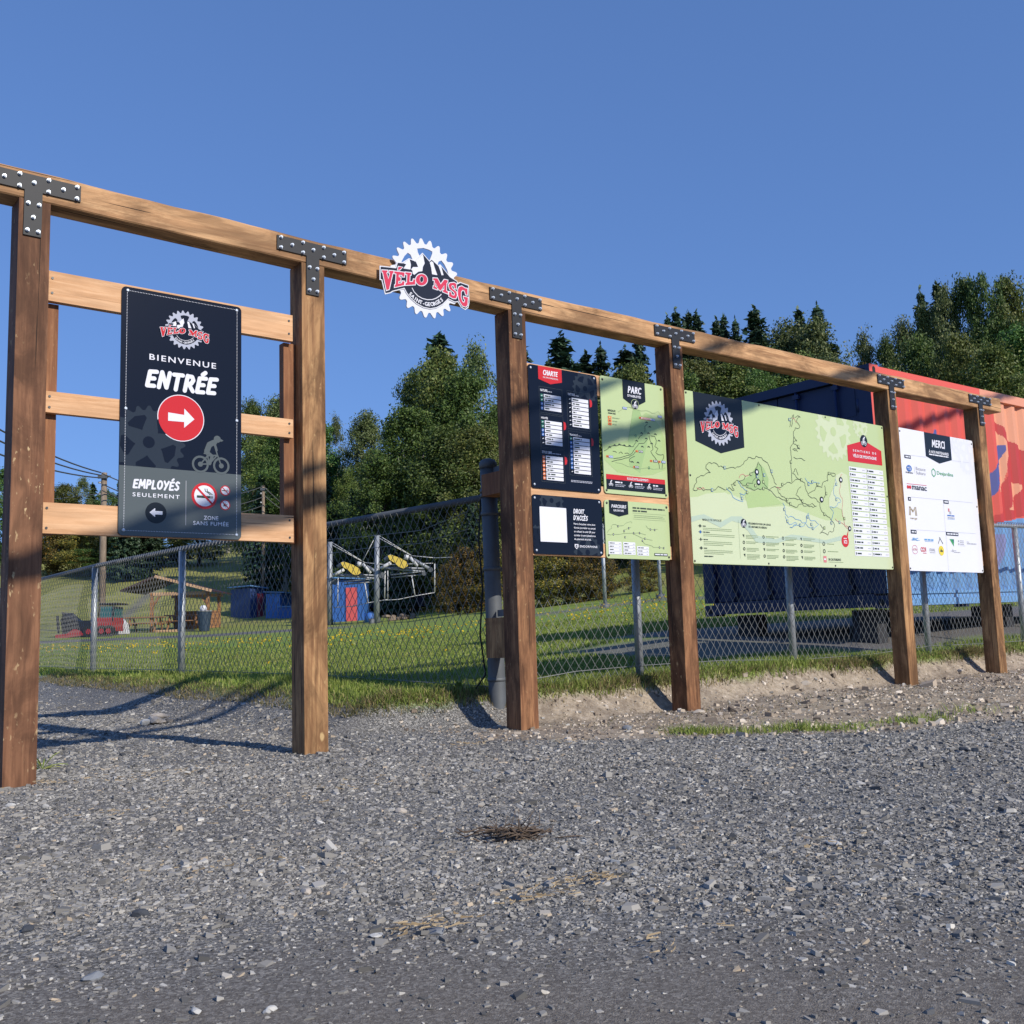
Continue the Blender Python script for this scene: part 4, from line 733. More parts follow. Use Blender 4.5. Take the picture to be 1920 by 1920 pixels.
for i, v in enumerate((.516,.494,.471)): p.poly(rrect(.058, v-.009, .090, v+.009, .003), 'orange', 3); p.poly(rect(.069,v-.005,.079,v+.004), ('lime','ink','ink')[i], 4); p.dashes(.100, .100+(.065,.045,.036)[i], v, .006, 'thin', 3)
tag(p.build('level_legend', r), kind='stuff')
p = Pr(); p.poly(rect(.019,.0955,.579,.1285), 'red', 3); p.poly(rect(.019,.028,.579,.0955), 'black', 3); p.text('ROULEZ INTELLIGEMMENT !', .211, .103, .418, .119, 'white', 4, .02)
for i, (u, t_) in enumerate(((.098,'IDENTIFIEZ'),(.282,'PRÉPAREZ'),(.457,'ROULEZ'))): p.dashes(u, u+(.066,.072,.048)[i], .079, .009, 'white', 4, i); p.dashes(u, u+.095, .063, .004, 'silver', 4, i); p.dashes(u, u+.085, .053, .004, 'silver', 4, i+4); cyclist(p, u-.050, .060, .022, 'white', 4)
p.build('advice_bar', r); screws(r, [(.022,.770),(.583,.772),(.018,.020),(.583,.020)], 'screwdark')

# ---- short course map
r = sign('course_map', 4.619, .504, .609, .387, 4.858, 'lime', 'small pale green course map with a black tab, below the skills-park map', 'map sign', group='green map boards')
p = Pr(); pennant(p, .041, .217, .3865, .299, .279, 'black', 2); brush(p, 'PARCOURS', .061, .336, .200, .359, 'white', 3, .22, .14, .08); p.text('EXPLORATOIRE', .080, .313, .173, .326, 'white', 3, .02); p.build('black_tab', r)
p = Pr(); p.dashes(.259, .569, .346, .010, 'ink', 2, 1); p.dashes(.259, .404, .326, .010, 'ink', 2, 2); p.line([(.258,.270),(.578,.270),(.578,.311),(.258,.311)], .0015, 'thin', 2, closed=True); p.dashes(.268,.55,.296,.004,'thin',2); p.dashes(.268,.565,.284,.004,'thin',2,5)
for c, l in DATA['ctrails']: p.line(l, .0028, 'thin', 2)
for u, v in DATA['cmark']: p.poly(rrect(u-.005,v-.007,u+.005,v+.007,.002), 'ink', 3); p.poly(circle(u,v,.0028,8), 'bone', 4)
for x0, x1, n, zt in ((.021,.140,4,.111), (.155,.268,4,.111), (.283,.395,3,.087)):
    for i in range(n): z1 = zt-i*.0213; p.poly(rect(x0, z1-.0195, x1, z1), 'white', 2); p.dashes(x0+.010, x0+random.uniform(.045,.075), z1-.010, .006, 'ink', 3, i); p.dashes(x1-.022, x1-.006, z1-.011, .004, 'grey', 3, i)
p.poly(rect(.447,.026,.578,.045), 'ink', 2); p.dashes(.453,.572,.036,.008,'bone',3); p.build('trail_lines', r)
screws(r, [(.022,.366),(.588,.366),(.020,.020),(.590,.020)], 'screwdark')

# ---- the large trail map
r = sign('trail_map_board', 5.457, .487, 2.530, 1.250, 4.860, 'lime', 'very large pale green trail map board before the dark blue container end', 'map sign', rad=.012, group='green map boards')
p = Pr()
p.poly([(.002,.02),(.02,.002),(2.51,.002),(2.528,.02),(2.528,.36),(2.2,.40),(1.6,.38),(1.1,.47),(.8,.44),(.45,.52),(.002,.47)], 'limepale', .8)
for i, (k, c) in enumerate((('lite','limepale'),('dk2','lime2'),('dkgreen','lime3'),('lt3','limepale'),('river','water'))): p.poly(DATA['mpoly'][k], c, 1+.4*i)
big_gear(p, 1.790, 1.125, .245, 'limepale', 1, 'lime', 22, (1.4,.8,2.1,1.249)); big_gear(p, 2.186, 1.215, .11, 'limepale', 1, 'lime', 18, (2.0,1.0,2.5,1.249)); p.build('terrain_tints', r)
p = Pr()
for c, l in DATA['trails']: p.line(wig(l, .13, 2, len(l)), .0036, {'k':'ink','b':'bluelt','r':'pink'}[c], 4)
for k, c in (('k','ink'),('b','blue'),('d','ink')):
    for u, v in DATA['marks'][k]:
        if k == 'd': p.poly(circle(u, v, .024, 20), 'black', 5); p.poly(circle(u, v, .012, 12), 'bone', 6)
        else: p.poly(rrect(u-.011, v-.012, u+.011, v+.012, .003), c, 5); p.poly(rrect(u-.0075, v-.0085, u+.0075, v+.0085, .002), 'lime', 6)
p.build('trail_lines', r)
p = Pr(); pennant(p, .090, .635, 1.2495, .886, .818, 'black', 2); logo(p, .358, 1.043, .168, 3, True); p.build('black_tab', r)
p = Pr(); p.poly([(1.972,.895),(1.972,1.028),(2.224,1.093),(2.477,1.024),(2.477,.897)], 'red', 2); p.poly(circle(2.222,1.088,.053,28), 'black', 3); cyclist(p, 2.199, 1.068, .042, 'white', 4)
p.text('SENTIERS DE', 2.052, .984, 2.394, 1.003, 'white', 3, .015, 1.5); p.text('VÉLO DE MONTAGNE', 2.046, .936, 2.392, .969, 'white', 3, .025); p.build('red_title', r)
p = Pr(); hrow = (.851-.096)/16
for i in range(16):
    for x0, x1 in ((1.975, 2.222), (2.229, 2.479)):
        z1 = .851-i*hrow; p.poly(rect(x0, z1-hrow*.80, x1, z1), 'white', 2); p.poly(rect(x0+.012, z1-hrow*.62, x0+.024, z1-hrow*.18), 'ink', 3)
        p.dashes(x0+.034, x0+random.uniform(.08,.145), z1-hrow*.40, .013, 'ink', 3, i); p.dashes(x1-.055, x1-.014, z1-hrow*.42, .006, 'grey', 3, i)
tag(p.build('trail_list_rows', r), kind='stuff')
p = Pr(); p.text('NIVEAUX DE DIFFICULTÉ', .118, .309, .324, .328, 'ink', 3, .02, 1, .1)
for i, (v, c, nl) in enumerate(((.270,'ink',2),(.184+.043,'blue',2),(.184-.010,'ink',3),(.112,'ink',3))):
    p.poly([(.082,v),(.090,v+.013),(.100,v),(.090,v-.013)] if i == 2 else circle(.090, v, .011, 14), c, 3); p.line([(.068,v),(.112,v)], .003, 'ink', 3); p.dashes(.120, .12+(.03,.07,.045,.04)[i], v, .007, 'ink', 3)
    for q in range(nl): p.dashes(.120, (.432,.462,.430,.43)[i]-(.10 if q == 2 else 0), v-.014-.012*q, .004, 'thin', 3, q)
p.dashes(.118,.212,.054,.008,'ink',3); p.poly(rect(.512,.047,.5135,.334), 'thin', 3); p.poly(rect(1.497,.043,1.4985,.234), 'thin', 3)
tag(p.build('level_legend', r), kind='stuff'); p = Pr(); p.poly(circle(.573,.310,.034,26), 'black', 3); cyclist(p, .557, .296, .030, 'white', 4)
p.text('RÈGLEMENTS POUR UN USAGE', .626, .305, .892, .323, 'ink', 3, .02, 1, .1); p.text('SÉCURITAIRE DU RÉSEAU', .626, .280, .845, .298, 'ink', 3, .02, 1, .1)
for ci, x0 in enumerate((.591, .824, 1.059, 1.286)):
    for i, nl in enumerate((3,2,3,4) if ci % 2 == 0 else (2,3,2,3)):
        v = .222-i*.048; p.poly([circle(x0-.028, v-.006, .013, 10), circle(x0-.028, v-.006, .007, 8)] if (i+ci) % 3 else [(x0-.040,v+.004),(x0-.018,v+.006),(x0-.022,v-.018)], 'ink', 3)
        for q in range(nl): p.dashes(x0, x0+.155-(.05 if q == nl-1 else random.uniform(0,.02)), v-.0105*q, .0045, 'thin', 3, q+i)
tag(p.build('rules_legend', r), kind='stuff'); p = Pr()
for i, v in enumerate((.190,.130)): p.poly([circle(1.552, v, .017, 16), circle(1.552, v, .010, 12)], 'ink', 3); p.dashes(1.60, (1.69,1.74)[i], v, .006, 'thin', 3)
p.poly(rrect(1.535,.040,1.575,.092,.004), 'pink', 3); p.dashes(1.54,1.57,.066,.012,'white',4); p.text("EN CAS D'URGENCE", 1.603, .056, 1.772, .076, 'ink', 3, .02); p.dashes(1.603,1.80,.045,.004,'thin',3)
tag(p.build('emergency_legend', r), kind='stuff')
p = Pr(); p.poly(circle(1.848,.222,.050,28), 'red', 4); p.poly([(1.866,.255),(1.905,.318),(1.884,.246)], 'red', 4); p.poly(circle(1.922,.327,.022,18), 'black', 5); p.poly(circle(1.922,.327,.010,12), 'white', 6); p.dashes(1.826,1.872,.243,.007,'white',5); p.text('ICI', 1.828, .200, 1.870, .230, 'white', 5, .03); p.build('you_are_here_pin', r)
screws(r, [(.015,1.232),(.84,1.236),(1.69,1.236),(2.513,1.232),(.016,.63),(2.515,.63),(.016,.018),(.84,.016),(1.69,.016),(2.514,.018)], 'screwdark')

# ---- partners board
r = sign('partners_board', 8.237, .482, 1.283, 1.272, 4.860, 'white', 'large white partners board with a black thank-you tab, at the right end', 'sponsor sign', rad=.018)
p = Pr(); big_gear(p, 1.15, 1.10, .17, 'bone', 1, 'white', 18, (.9,.8,1.281,1.27)); big_gear(p, .97, 1.20, .09, 'bone', 1, 'white', 16, (.87,1.0,1.281,1.27)); tag(p.build('gear_silhouette', r), kind='stuff')
p = Pr(); pennant(p, .419, .871, 1.2715, 1.048, .997, 'black', 2); brush(p, 'MERCI', .535, 1.142, .768, 1.216, 'white', 3, .22, .06, .10); p.text('À NOS PARTENAIRES', .474, 1.084, .818, 1.117, 'white', 3, .02); p.dashes(.475,.813,1.071,.011,'white',3); p.build('black_tab', r)
p = Pr()
for a, b in (((.167,1.034),(.416,1.038)), ((.878,1.046),(1.191,1.050)), ((.115,.655),(1.192,.664)), ((.656,.626),(.650,.011)), ((.163,.364),(1.2,.370))): p.line([a, b], .0022, 'greyline', 2)
for x0, z0_, x1, z1 in ((.060,1.001,.162,1.031), (.064,.620,.110,.652), (.658,.628,.748,.661), (.066,.328,.158,.362), (.659,.334,.873,.365)): p.poly(rect(x0,z0_,x1,z1), 'coal', 3); p.dashes(x0+.014, x1-.012, (z0_+z1)/2, .013, 'bone', 4)
p.build('tier_headings', r)
p = Pr(); p.poly([circle(.120,.912,.044,24,.030), circle(.120,.912,.038,24,.024)], 'blue', 3); p.poly(circle(.120,.912,.037,24,.023), 'blue', 3)
for u, v, q in ((.102,.918,.008),(.130,.922,.005),(.140,.914,.005),(.126,.906,.005),(.140,.902,.005),(.114,.902,.004)): p.poly([(u-q*2,v),(u-q*.4,v+q*.4),(u,v+q*1.5),(u+q*.4,v+q*.4),(u+q*2,v),(u+q*.4,v-q*.4),(u,v-q*1.5),(u-q*.4,v-q*.4)], 'white', 4)
p.text('SUBARU', .059, .866, .178, .880, 'coal', 3, .02, 1.1); p.poly(rect(.208,.873,.210,.937), 'greyline', 3); p.text('Beauce', .232, .906, .393, .936, 'grey', 3, .0); p.text('Subaru', .232, .868, .385, .898, 'grey', 3, .0)
p.build('sponsor_mark', r); p = Pr()
hexo = [(.528+.040*math.cos(math.radians(90+60*k))*.95, .904+.042*math.sin(math.radians(90+60*k))) for k in range(6)]; p.poly([hexo, [((q[0]-.528)*.74+.528, (q[1]-.904)*.74+.904) for q in hexo]], 'green', 3); p.text('Desjardins', .586, .880, .870, .924, 'green', 3, .004)
p.build('sponsor_mark', r); p = Pr()
p.line([(.062,.771),(.387,.775)], .004, 'red', 3); p.poly(circle(.078,.742,.017,16), 'red', 3); p.poly(circle(.113,.743,.017,16), 'red', 3); p.text('manac', .142, .724, .387, .760, 'coal', 3, .02)
p.build('sponsor_mark', r); p = Pr()
for o_ in (0, .018): p.line([(.066+o_,.490),(.074+o_,.568),(.128,.520+o_*.6),(.180-o_,.568),(.187-o_,.490)], .009, 'tan', 3)
p.text('nerge', .078, .450, .188, .470, 'tan', 3, .0)
p.build('sponsor_mark', r); p = Pr()
p.poly(rect(.728,.556,.752,.586), 'pink', 3); p.poly(rect(.748,.534,.780,.560), 'grey', 3); p.dashes(.706,.834,.520,.011,'blue',3); p.dashes(.712,.830,.500,.011,'grey',3); p.line([(.706,.487),(.832,.489)], .003, 'bluelt', 3)
p.build('sponsor_mark', r); p = Pr()
p.text('BVC', .082, .266, .178, .292, 'bluelt', 3, .03, 1, .2); p.line([(.062,.272),(.20,.272)], .003, 'bluelt', 4); p.build('sponsor_mark', r); p = Pr()
p.dashes(.280,.430,.282,.014,'bluelt',3); p.line([(.285,.266),(.428,.267)], .003, 'bluelt', 3)
p.build('sponsor_mark', r); p = Pr()
p.line([(.507,.252),(.548,.308)], .006, 'ink', 3); p.line([(.585,.257),(.535,.312)], .006, 'ink', 3.5); p.poly([(.578,.250),(.590,.254),(.585,.266)], 'ink', 3)
p.build('sponsor_mark', r); p = Pr()
p.line(arcp(.110,.187,.044,.038,20,160), .003, 'red', 3); p.line(arcp(.110,.187,.044,.038,200,340), .003, 'red', 3); p.text('ULTRA', .066, .178, .154, .198, 'pink', 3, .01)
p.build('sponsor_mark', r); p = Pr()
for cx in (.225, .258): p.poly([circle(cx, .192, .021, 14), circle(cx, .192, .013, 12)], 'red', 3)
p.poly(rect(.285,.172,.293,.214), 'red', 3); p.dashes(.240,.295,.160,.006,'red',3)
p.build('sponsor_mark', r); p = Pr()
p.text('DUAL', .352, .180, .446, .206, 'grey', 3, .02, 1, .1); p.dashes(.355,.445,.168,.006,'grey',3)
p.build('sponsor_mark', r); p = Pr()
p.poly(circle(.551,.190,.045,28), 'yellow', 3); p.poly([(.525,.180),(.570,.178),(.582,.190),(.555,.194),(.548,.214),(.538,.198)], 'ink', 4)
p.build('sponsor_mark', r); p = Pr()
p.poly([(.710,.302),(.786,.302),(.775,.235)], 'green', 3); p.poly([(.742,.302),(.786,.302),(.780,.262)], 'teal', 4)
p.build('sponsor_mark', r); p = Pr()
for q in (0, .028): p.poly(circle(.868,.288-q,.010,10), 'grey', 3)
for q in range(3): p.dashes(.892,.960,.292-.016*q,.007,'grey',3,q)
p.line([(.89,.246),(.98,.247)], .002, 'greyline', 3); p.build('sponsor_mark', r); p = Pr(); p.dashes(1.015,1.06,.285,.006,'grey',3); p.dashes(1.02,1.188,.270,.010,'grey',3)
p.build('sponsor_mark', r); p = Pr()
p.poly([(.740,.190),(.752,.214),(.757,.196),(.764,.205),(.766,.182)], 'grey', 3); p.line([(.715,.192),(.745,.192)], .005, 'grey', 3); p.dashes(.772,.812,.196,.006,'grey',3); p.dashes(.772,.88,.182,.007,'grey',3)
p.build('sponsor_mark', r); screws(r, [(1.262,1.238),(1.262,.63),(1.264,.020),(.016,1.24),(.016,.02)], 'screwdark')

# ---- gear logo plate on the beam
r = empty('gear_logo_plate', (3.193, 4.775, Z0+2.091), 0, 'cut-out gear wheel plate with mountains and red lettering, fixed to the beam', 'logo sign')
m = MB(); P1 = lambda k: put(LG[k], 0, 0, .2365)
def slab(loops, y0, y1, mb, mi=0):
    L = [[Vector((q[0], q[1], 0)) for q in l] for l in loops]; T = tessellate_polygon(L); flat = [q for l in loops for q in l]; n = len(flat)
    a = [mb.bm.verts.new((q[0], y0, q[1])) for q in flat]; b = [mb.bm.verts.new((q[0], y1, q[1])) for q in flat]
    for t_ in T:
        for vs in ([a[i] for i in t_], [b[i] for i in t_][::-1]):
            try: mb.bm.faces.new(vs).material_index = mi
            except ValueError: pass
    i0 = 0
    for l in loops:
        k = len(l)
        for i in range(k): mb.bm.faces.new((a[i0+i], a[i0+(i+1)%k], b[i0+(i+1)%k], b[i0+i])).material_index = mi
        i0 += k
slab([put(gear_pts(1, ph=.15), 0, 0, .2365), P1('h1'), P1('h2'), P1('h3')], .0, .008, m); m.build('gear_ring', INK['bone'], r)
m = MB(); slab([off(P1('black'), .0066)], -.004, -.0002, m); m.build('letter_backing', INK['bone'], r)
p = Pr(); logo(p, 0, 0, .2365, 1.0); 
o = p.build('printed_face', r); o.location = (0, -.0045, 0)
m = MB(); 
for u, v in ((-.20,.005),(.26,-.04),(.0,-.02)): m.tube([(u,.008,v),(u,.030,v)], .012, 10)
m.build('standoff', M['blacksteel'], r)
# ------------------------------------------------------------------ chain link fences
def chain_mesh(name, parent, path, zb, zt, pitch=.0375, hz=.053, r=.0021, sag=.012):
    P = np.array(path, float); seg = np.hypot(*np.diff(P, axis=0).T); L = np.concatenate([[0], np.cumsum(seg)]); tot = L[-1]
    nw = int(tot/pitch); V, F = [], []; k = np.arange(nw)[:,None]
    hmax = max(b-a for a, b in zip(np.atleast_1d(zb), np.atleast_1d(zt))); S = int(hmax/hz)
    j = np.arange(S+1)[None]; u = k*pitch + np.where((j+k) % 2 == 1, pitch, 0.0); u = np.clip(u, 0, tot)
    x = np.interp(u, L, P[:,0]); y = np.interp(u, L, P[:,1]); b = np.interp(u, L, zb); t = np.interp(u, L, zt)
    z = b + (t-b)*j/S + .010*np.sin(u*3.1+j*.4); tang = np.array([np.interp(L[-1]/2, L, P[:,0]), 0]); 
    dx, dy = np.gradient(np.interp(np.linspace(0,tot,200), L, P[:,0])), np.gradient(np.interp(np.linspace(0,tot,200), L, P[:,1])); tx, ty = np.mean(dx), np.mean(dy); q = math.hypot(tx, ty); tx, ty = tx/q, ty/q; nx, ny = -ty, tx
    w_ = .0022*np.where((j+k) % 2 == 1, 1, -1)*np.where(k % 2 == 1, 1, -1) + sag*np.sin(u*1.7+z*5)*np.sin(z*4)
    C = np.stack([x+nx*w_, y+ny*w_, z], -1)
    R = []
    for a in range(3):
        c, s = math.cos(2.094*a)*r, math.sin(2.094*a)*r; R.append(C+np.array([nx*c+tx*s, ny*c+ty*s, .3*s]))
    V = np.stack(R, 2).reshape(-1, 3); base = (k*(S+1)+np.arange(S)[None])*3
    F = np.concatenate([np.stack([base+a, base+(a+1)%3, base+3+(a+1)%3, base+3+a], -1).reshape(-1,4) for a in range(3)])
    o = link(name, mesh_np(name, V, F, True), parent, [M['wire']]); tag(o, kind='stuff'); return o
def knuckles(parent, path, z, dx, r=.008):
    m = MB(); P = np.array(path); L = np.concatenate([[0], np.cumsum(np.hypot(*np.diff(P, axis=0).T))]); n = int(L[-1]/dx)
    for k in range(n):
        x, y, q = np.interp(k*dx, L, P[:,0]), np.interp(k*dx, L, P[:,1]), np.interp(k*dx, L, z); m.tube([(x,y-.022,q-.02),(x+.01,y-.024,q+.012),(x+.02,y+.0,q+.026),(x+.024,y+.02,q+.008)], .0030, 4, caps=False)
    return tag(m.build('wire_knuckle', M['wire'], parent), kind='stuff')
# right fence, behind the sign boards
f = empty('chain_link_fence', (0,0,0), 0, 'grey chain-link fence on the bank behind the map boards, in front of the container', 'chain-link fence', 'yard fences')
RX = [4.06, 5.355, 7.164, 9.266, 11.2, 13.2, 15.2, 17.2]; zg = [gz(x, 5.30) for x in RX]
zt = [1.50, 1.50, 1.53, 1.57, 1.615, 1.66, 1.70, 1.74]
for x, b, t_ in list(zip(RX, zg, zt))[1:]:
    m = MB(); m.tube([(x,5.335,b-.2),(x+.004,5.335,t_-.005)], .030, 14); m.tube([(x+.004,5.335,t_-.005),(x+.004,5.335,t_+.012)], [.033,.018], 14); m.build('post', M['galv'], f)
m = MB(); m.tube([(x,5.335,t_) for x, t_ in zip(RX, zt)], .021, 10); m.build('top_rail', M['galv'], f)
chain_mesh('chain_mesh', f, [(x,5.298) for x in RX], [b+.04 for b in zg], zt)
m = MB(); m.tube([(x+q, 5.30, gz(x+q,5.3)+.06+.03*math.sin(x*5+q)) for x, x2 in zip(RX, RX[1:]) for q in (0, (x2-x)/2)], .0028, 5); m.build('tension_wire', M['wire'], f)
knuckles(f, [(10.2,5.30),(13.2,5.30)], [1.605,1.665], .055)
# left fence, running back from the corner pipe
f = empty('chain_link_fence', (0,0,0), 0, 'grey chain-link fence running back along the lawn behind the entrance bay', 'chain-link fence', 'yard fences')
LP = [(4.00,5.36),(3.80,7.35),(3.56,9.66),(3.50,12.25),(3.52,14.9),(3.56,17.5),(3.6,22)]
lg = [gz(*p) for p in LP]; lt = [1.50, 1.505, 1.525, 1.55, 1.56, 1.57, 1.58]
for (x, y), b, t_ in list(zip(LP, lg, lt))[1:]:
    m = MB(); m.tube([(x+.03,y,b-.2),(x+.03,y,t_-.02)], .034, 14); m.tube([(x+.03,y,t_-.02),(x+.03,y,t_+.006)], [.036,.02], 14); m.build('post', M['galv'], f)
m = MB(); m.tube([(x+.03,y,t_) for (x, y), t_ in zip(LP, lt)], .023, 10); m.build('top_rail', M['galvdull'], f)
chain_mesh('chain_mesh', f, LP, [b+.03 for b in lg], lt, sag=.02, r=.0025)
m = MB(); m.tube([(x, y, b+.05) for (x, y), b in zip(LP, lg)], .003, 5); m.build('tension_wire', M['wire'], f)
m = MB()
for z0_, z1_, q in ((1.42,1.36,.03),(1.30,1.27,.0)): m.tube([(3.98,5.5,z0_),(3.93,6.0,z1_-.02),(3.86,6.7,z1_),(3.80,7.35,z1_+q)], .0022, 5)
m.build('loose_wire', M['wire'], f)
knuckles(f, LP[1:4], lt[1:4], .065)
# the thick corner pipe, strapped to the third timber
f = empty('corner_pipe_post', (4.02,5.30,.05), 0, 'thick dull grey steel pipe post with strap bands, just behind the third timber post', 'pipe post')
def loc(o, root): o.matrix_parent_inverse = Matrix.Translation(-root.location); return o
m = MB(); m.tube([(4.035,5.30,-.12),(4.03,5.30,.10),(4.015,5.30,.9),(4.005,5.30,1.70)], [.056,.056,.054,.053], 24); loc(m.build('pipe', M['galvdull'], f), f)
m = MB(); m.tube([(4.005,5.30,1.68),(4.005,5.30,1.715),(4.005,5.30,1.735),(4.005,5.30,1.745)], [.059,.059,.046,.02], 24); loc(m.build('cap', M['galvdull'], f), f)
for z in (1.50, 1.53, 1.38, 1.02, .50, .31):
    m = MB(); q = 4.03-.017*z; m.tube([(q,5.30,z-.012),(q,5.30,z+.012)], .0585, 24); m.box((q+.055,5.285,z-.011),(q+.10,5.315,z+.011)); loc(m.build('clamp_band', M['galvdull'], f), f)
for z in (1.655, .73):
    m = MB(); m.bar((4.0,5.235,z),(3.93,4.94,z), .004, .042)
    loc(m.build('strap', M['galvdull'], f), f)
for z0_, z1_ in ((1.48, 1.62), (.45, .70)):
    m = MB(); m.box((3.90,4.945,z0_),(4.02,5.236,z1_)); m.bevel(.004); loc(m.build('spacer_block', M['cleat'] if z0_ > 1 else M['post_mid'], f), f)
m = MB(); m.tube([(3.985,5.365,1.48),(3.965,5.372,1.2),(3.985,5.37,.9),(3.962,5.38,.6),(3.99,5.37,.34),(3.93,5.42,.24)], .006, 6); loc(m.build('tie_cable', M['rubber'], f), f)

# ------------------------------------------------------------------ shipping container
cn = empty('shipping_container', (9.72,6.0,.780), 0, 'coral red and blue shipping container with a painted figure mural, at the right edge', 'shipping container')
cn.rotation_euler.y = -math.radians(.86); CL, CW, CH = 6.06, 2.50, 2.60
def inpoly(px, py, poly):
    r = np.zeros(px.shape, bool); n = len(poly)
    for i in range(n):
        (x0, y0), (x1, y1) = poly[i], poly[(i+1) % n]
        if y0 == y1: continue
        c = ((y0 > py) != (y1 > py)) & (px < (x1-x0)*(py-y0)/(y1-y0)+x0); r ^= c
    return r
def side_wall():
    pitch = .278; xs = [.14]; 
    prof = [(0,0),(.072,0),(.134,.046),(.216,.046),(.278,0)]
    X, Y = [], []; x0 = .14
    while x0 < CL-.16:
        for (a, ya), (b, yb) in zip(prof, prof[1:]):
            ns = 5 if x0 < 3.9 else 1
            for q in range(ns): X.append(x0+a+(b-a)*q/ns); Y.append(ya+(yb-ya)*q/ns)
        x0 += pitch
    X.append(x0); Y.append(0); X = np.array(X); Y = np.array(Y)+.030; Zs = np.linspace(.155, 2.475, 175)
    XX, ZZ = np.meshgrid(X, Zs, indexing='ij'); V = np.stack([XX, np.repeat(Y[:,None], len(Zs), 1), ZZ], -1).reshape(-1,3); nz = len(Zs)
    i = np.arange(len(X)-1)[:,None]; j = np.arange(nz-1)[None]; F = np.stack([i*nz+j, (i+1)*nz+j, (i+1)*nz+j+1, i*nz+j+1], -1).reshape(-1,4)
    cx = (XX[:-1,:-1]+XX[1:,1:])/2+9.72; cz = (ZZ[:-1,:-1]+ZZ[1:,1:])/2+.780+.015*(cx-9.72); cx, cz = cx.ravel(), cz.ravel()
    pal = np.array([(.68,.100,.072),(.76,.33,.195),(.50,.050,.046),(.085,.10,.30),(.155,.32,.58),(.22,.23,.44)]); ix = np.zeros(len(cx), int); D_ = DATA['mural']
    for k, c in (('peach',1),('fig',2),('leg',1),('arm',3),('fin',3),('low',4),('purp',5)):
        if k == 'fin' : ix[inpoly(cx, cz, D_[k])] = 3
        else: ix[inpoly(cx, cz, D_[k])] = c
    ix[(cx > 14.1) & (cz > 1.95)] = 1
    me = mesh_np('mural_wall', V, F); ca = me.color_attributes.new('mural', 'FLOAT_COLOR', 'CORNER'); col = np.ones((len(F), 4, 4), np.float32); col[:,:,:3] = pal[ix][:,None]; ca.data.foreach_set('color', col.ravel())
    m, t, b = newmat('mural_paint'); vc = nd(t, 'ShaderNodeVertexColor', layer_name='mural'); n = noise(t, coords(t), 3, 5)
    t.links.new(mixc(t, n, mixc(t, .12, vc.outputs[0], (0,0,0)), vc.outputs[0]), b.inputs['Base Color']); b.inputs['Roughness'].default_value = .5; b.inputs['Specular IOR Level'].default_value = .35
    return link('mural_wall', me, cn, [m])
side_wall()
peach = plain('peach_container_paint', (.72,.30,.185), .5, 0, .05)
m = MB(); m.box((.15,.0,2.475),(2.35,.075,2.585)); m.build('top_rail', M['contred'], cn)
m = MB(); m.box((2.353,.0,2.475),(CL-.15,.075,2.585)); m.build('top_rail', peach, cn)
m = MB(); m.box((.15,.0,.0),(CL-.15,.05,.075)); m.box((.15,.02,.075),(CL-.15,.05,.125)); m.box((.15,.0,.125),(CL-.15,.05,.155)); m.build('bottom_rail', M['contcyan'], cn)
def two_tone(o):                        # the end of the box is painted dark blue, its long side red and sky blue
    o.data.materials.append(M['contblue'])
    for q in o.data.polygons:
        if q.normal.x < -.7: q.material_index = 1
m = MB(); m.box((0,0,1.02),(.14,.16,2.46)); two_tone(m.build('corner_post', M['contred'], cn))
m = MB(); m.box((0,0,.14),(.14,.16,1.017)); two_tone(m.build('corner_post', M['contcyan'], cn))
m = MB(); m.box((0,CW-.16,.14),(.14,CW,2.46)); m.build('corner_post', M['contblue'], cn)
m = MB(); m.box((CL-.14,0,.14),(CL,.16,2.46)); m.build('corner_post', peach, cn)
for x in (0, CL-.165):
    for y in (0, CW-.16):
        for z, mt in ((2.462, 'contred'), (-.02, 'contcyan')):
            mt = M[mt] if y == 0 else M['contblue']
            m = MB(); m.box((x,y-.004,z),(x+.165,y+.164,z+.135)); m.bevel(.012, 2); o = m.build('corner_casting', mt, cn)
            if x == 0 and y == 0: two_tone(o)
            m = MB(); cx, cz = x+.085, z+.066
            loop = rrect(cx-.028, cz-.048, cx+.028, cz+.048, .027) if y == 0 else rrect(cx-.028, cz-.048, cx+.028, cz+.048, .027)
            m.prism(loop, y-.0055, y-.0045); h = m.build('lock_hole', M['black'], o)
            if x == 0:
                m = MB(); m.tube([(x-.0015,y+.08,cz),(x-.0045,y+.08,cz)], .036, 16); m.build('lock_hole', M['black'], o)
m = MB(); m.box((.0,.16,2.48),(.10,CW-.16,2.585)); m.build('door_header', M['contblue'], cn); m = MB(); m.box((.0,.16,.0),(.10,CW-.16,.14)); m.build('door_sill', M['contblue'], cn)
for k, (y0, y1) in enumerate(((.17, CW/2-.006), (CW/2+.006, CW-.17))):
    m = MB(); n = 5; dz = (2.47-.15)/n; m.box((.06,y0,.15),(.085,y1,2.47))
    for q in range(n): m.box((.055,y0+.06,.15+q*dz+.07),(.0598,y1-.06,.15+(q+1)*dz-.07))
    d_ = m.build('door', M['contblue'], cn)
    for yy in (y0+.28, y1-.28):
        m = MB(); m.tube([(.022,yy,.10),(.022,yy,2.53)], .017, 10)
        for zz in (.2,.7,1.3,1.9,2.4): m.box((.005,yy-.04,zz),(.0445,yy+.04,zz+.05))
        m.build('locking_bar', M['contblue'], d_)
    m = MB(); 
    for zz in (.35,.9,1.5,2.1): m.tube([(.012,y0+(.0 if k==0 else y1-y0),zz),(.012,y0+(.0 if k==0 else y1-y0),zz+.14)], .02, 8)
    m.build('hinge', M['contblue'], d_)
m = MB(); m.box((.05,.08,2.52),(CL-.05,CW-.08,2.56)); m.build('roof', M['contred'], cn)
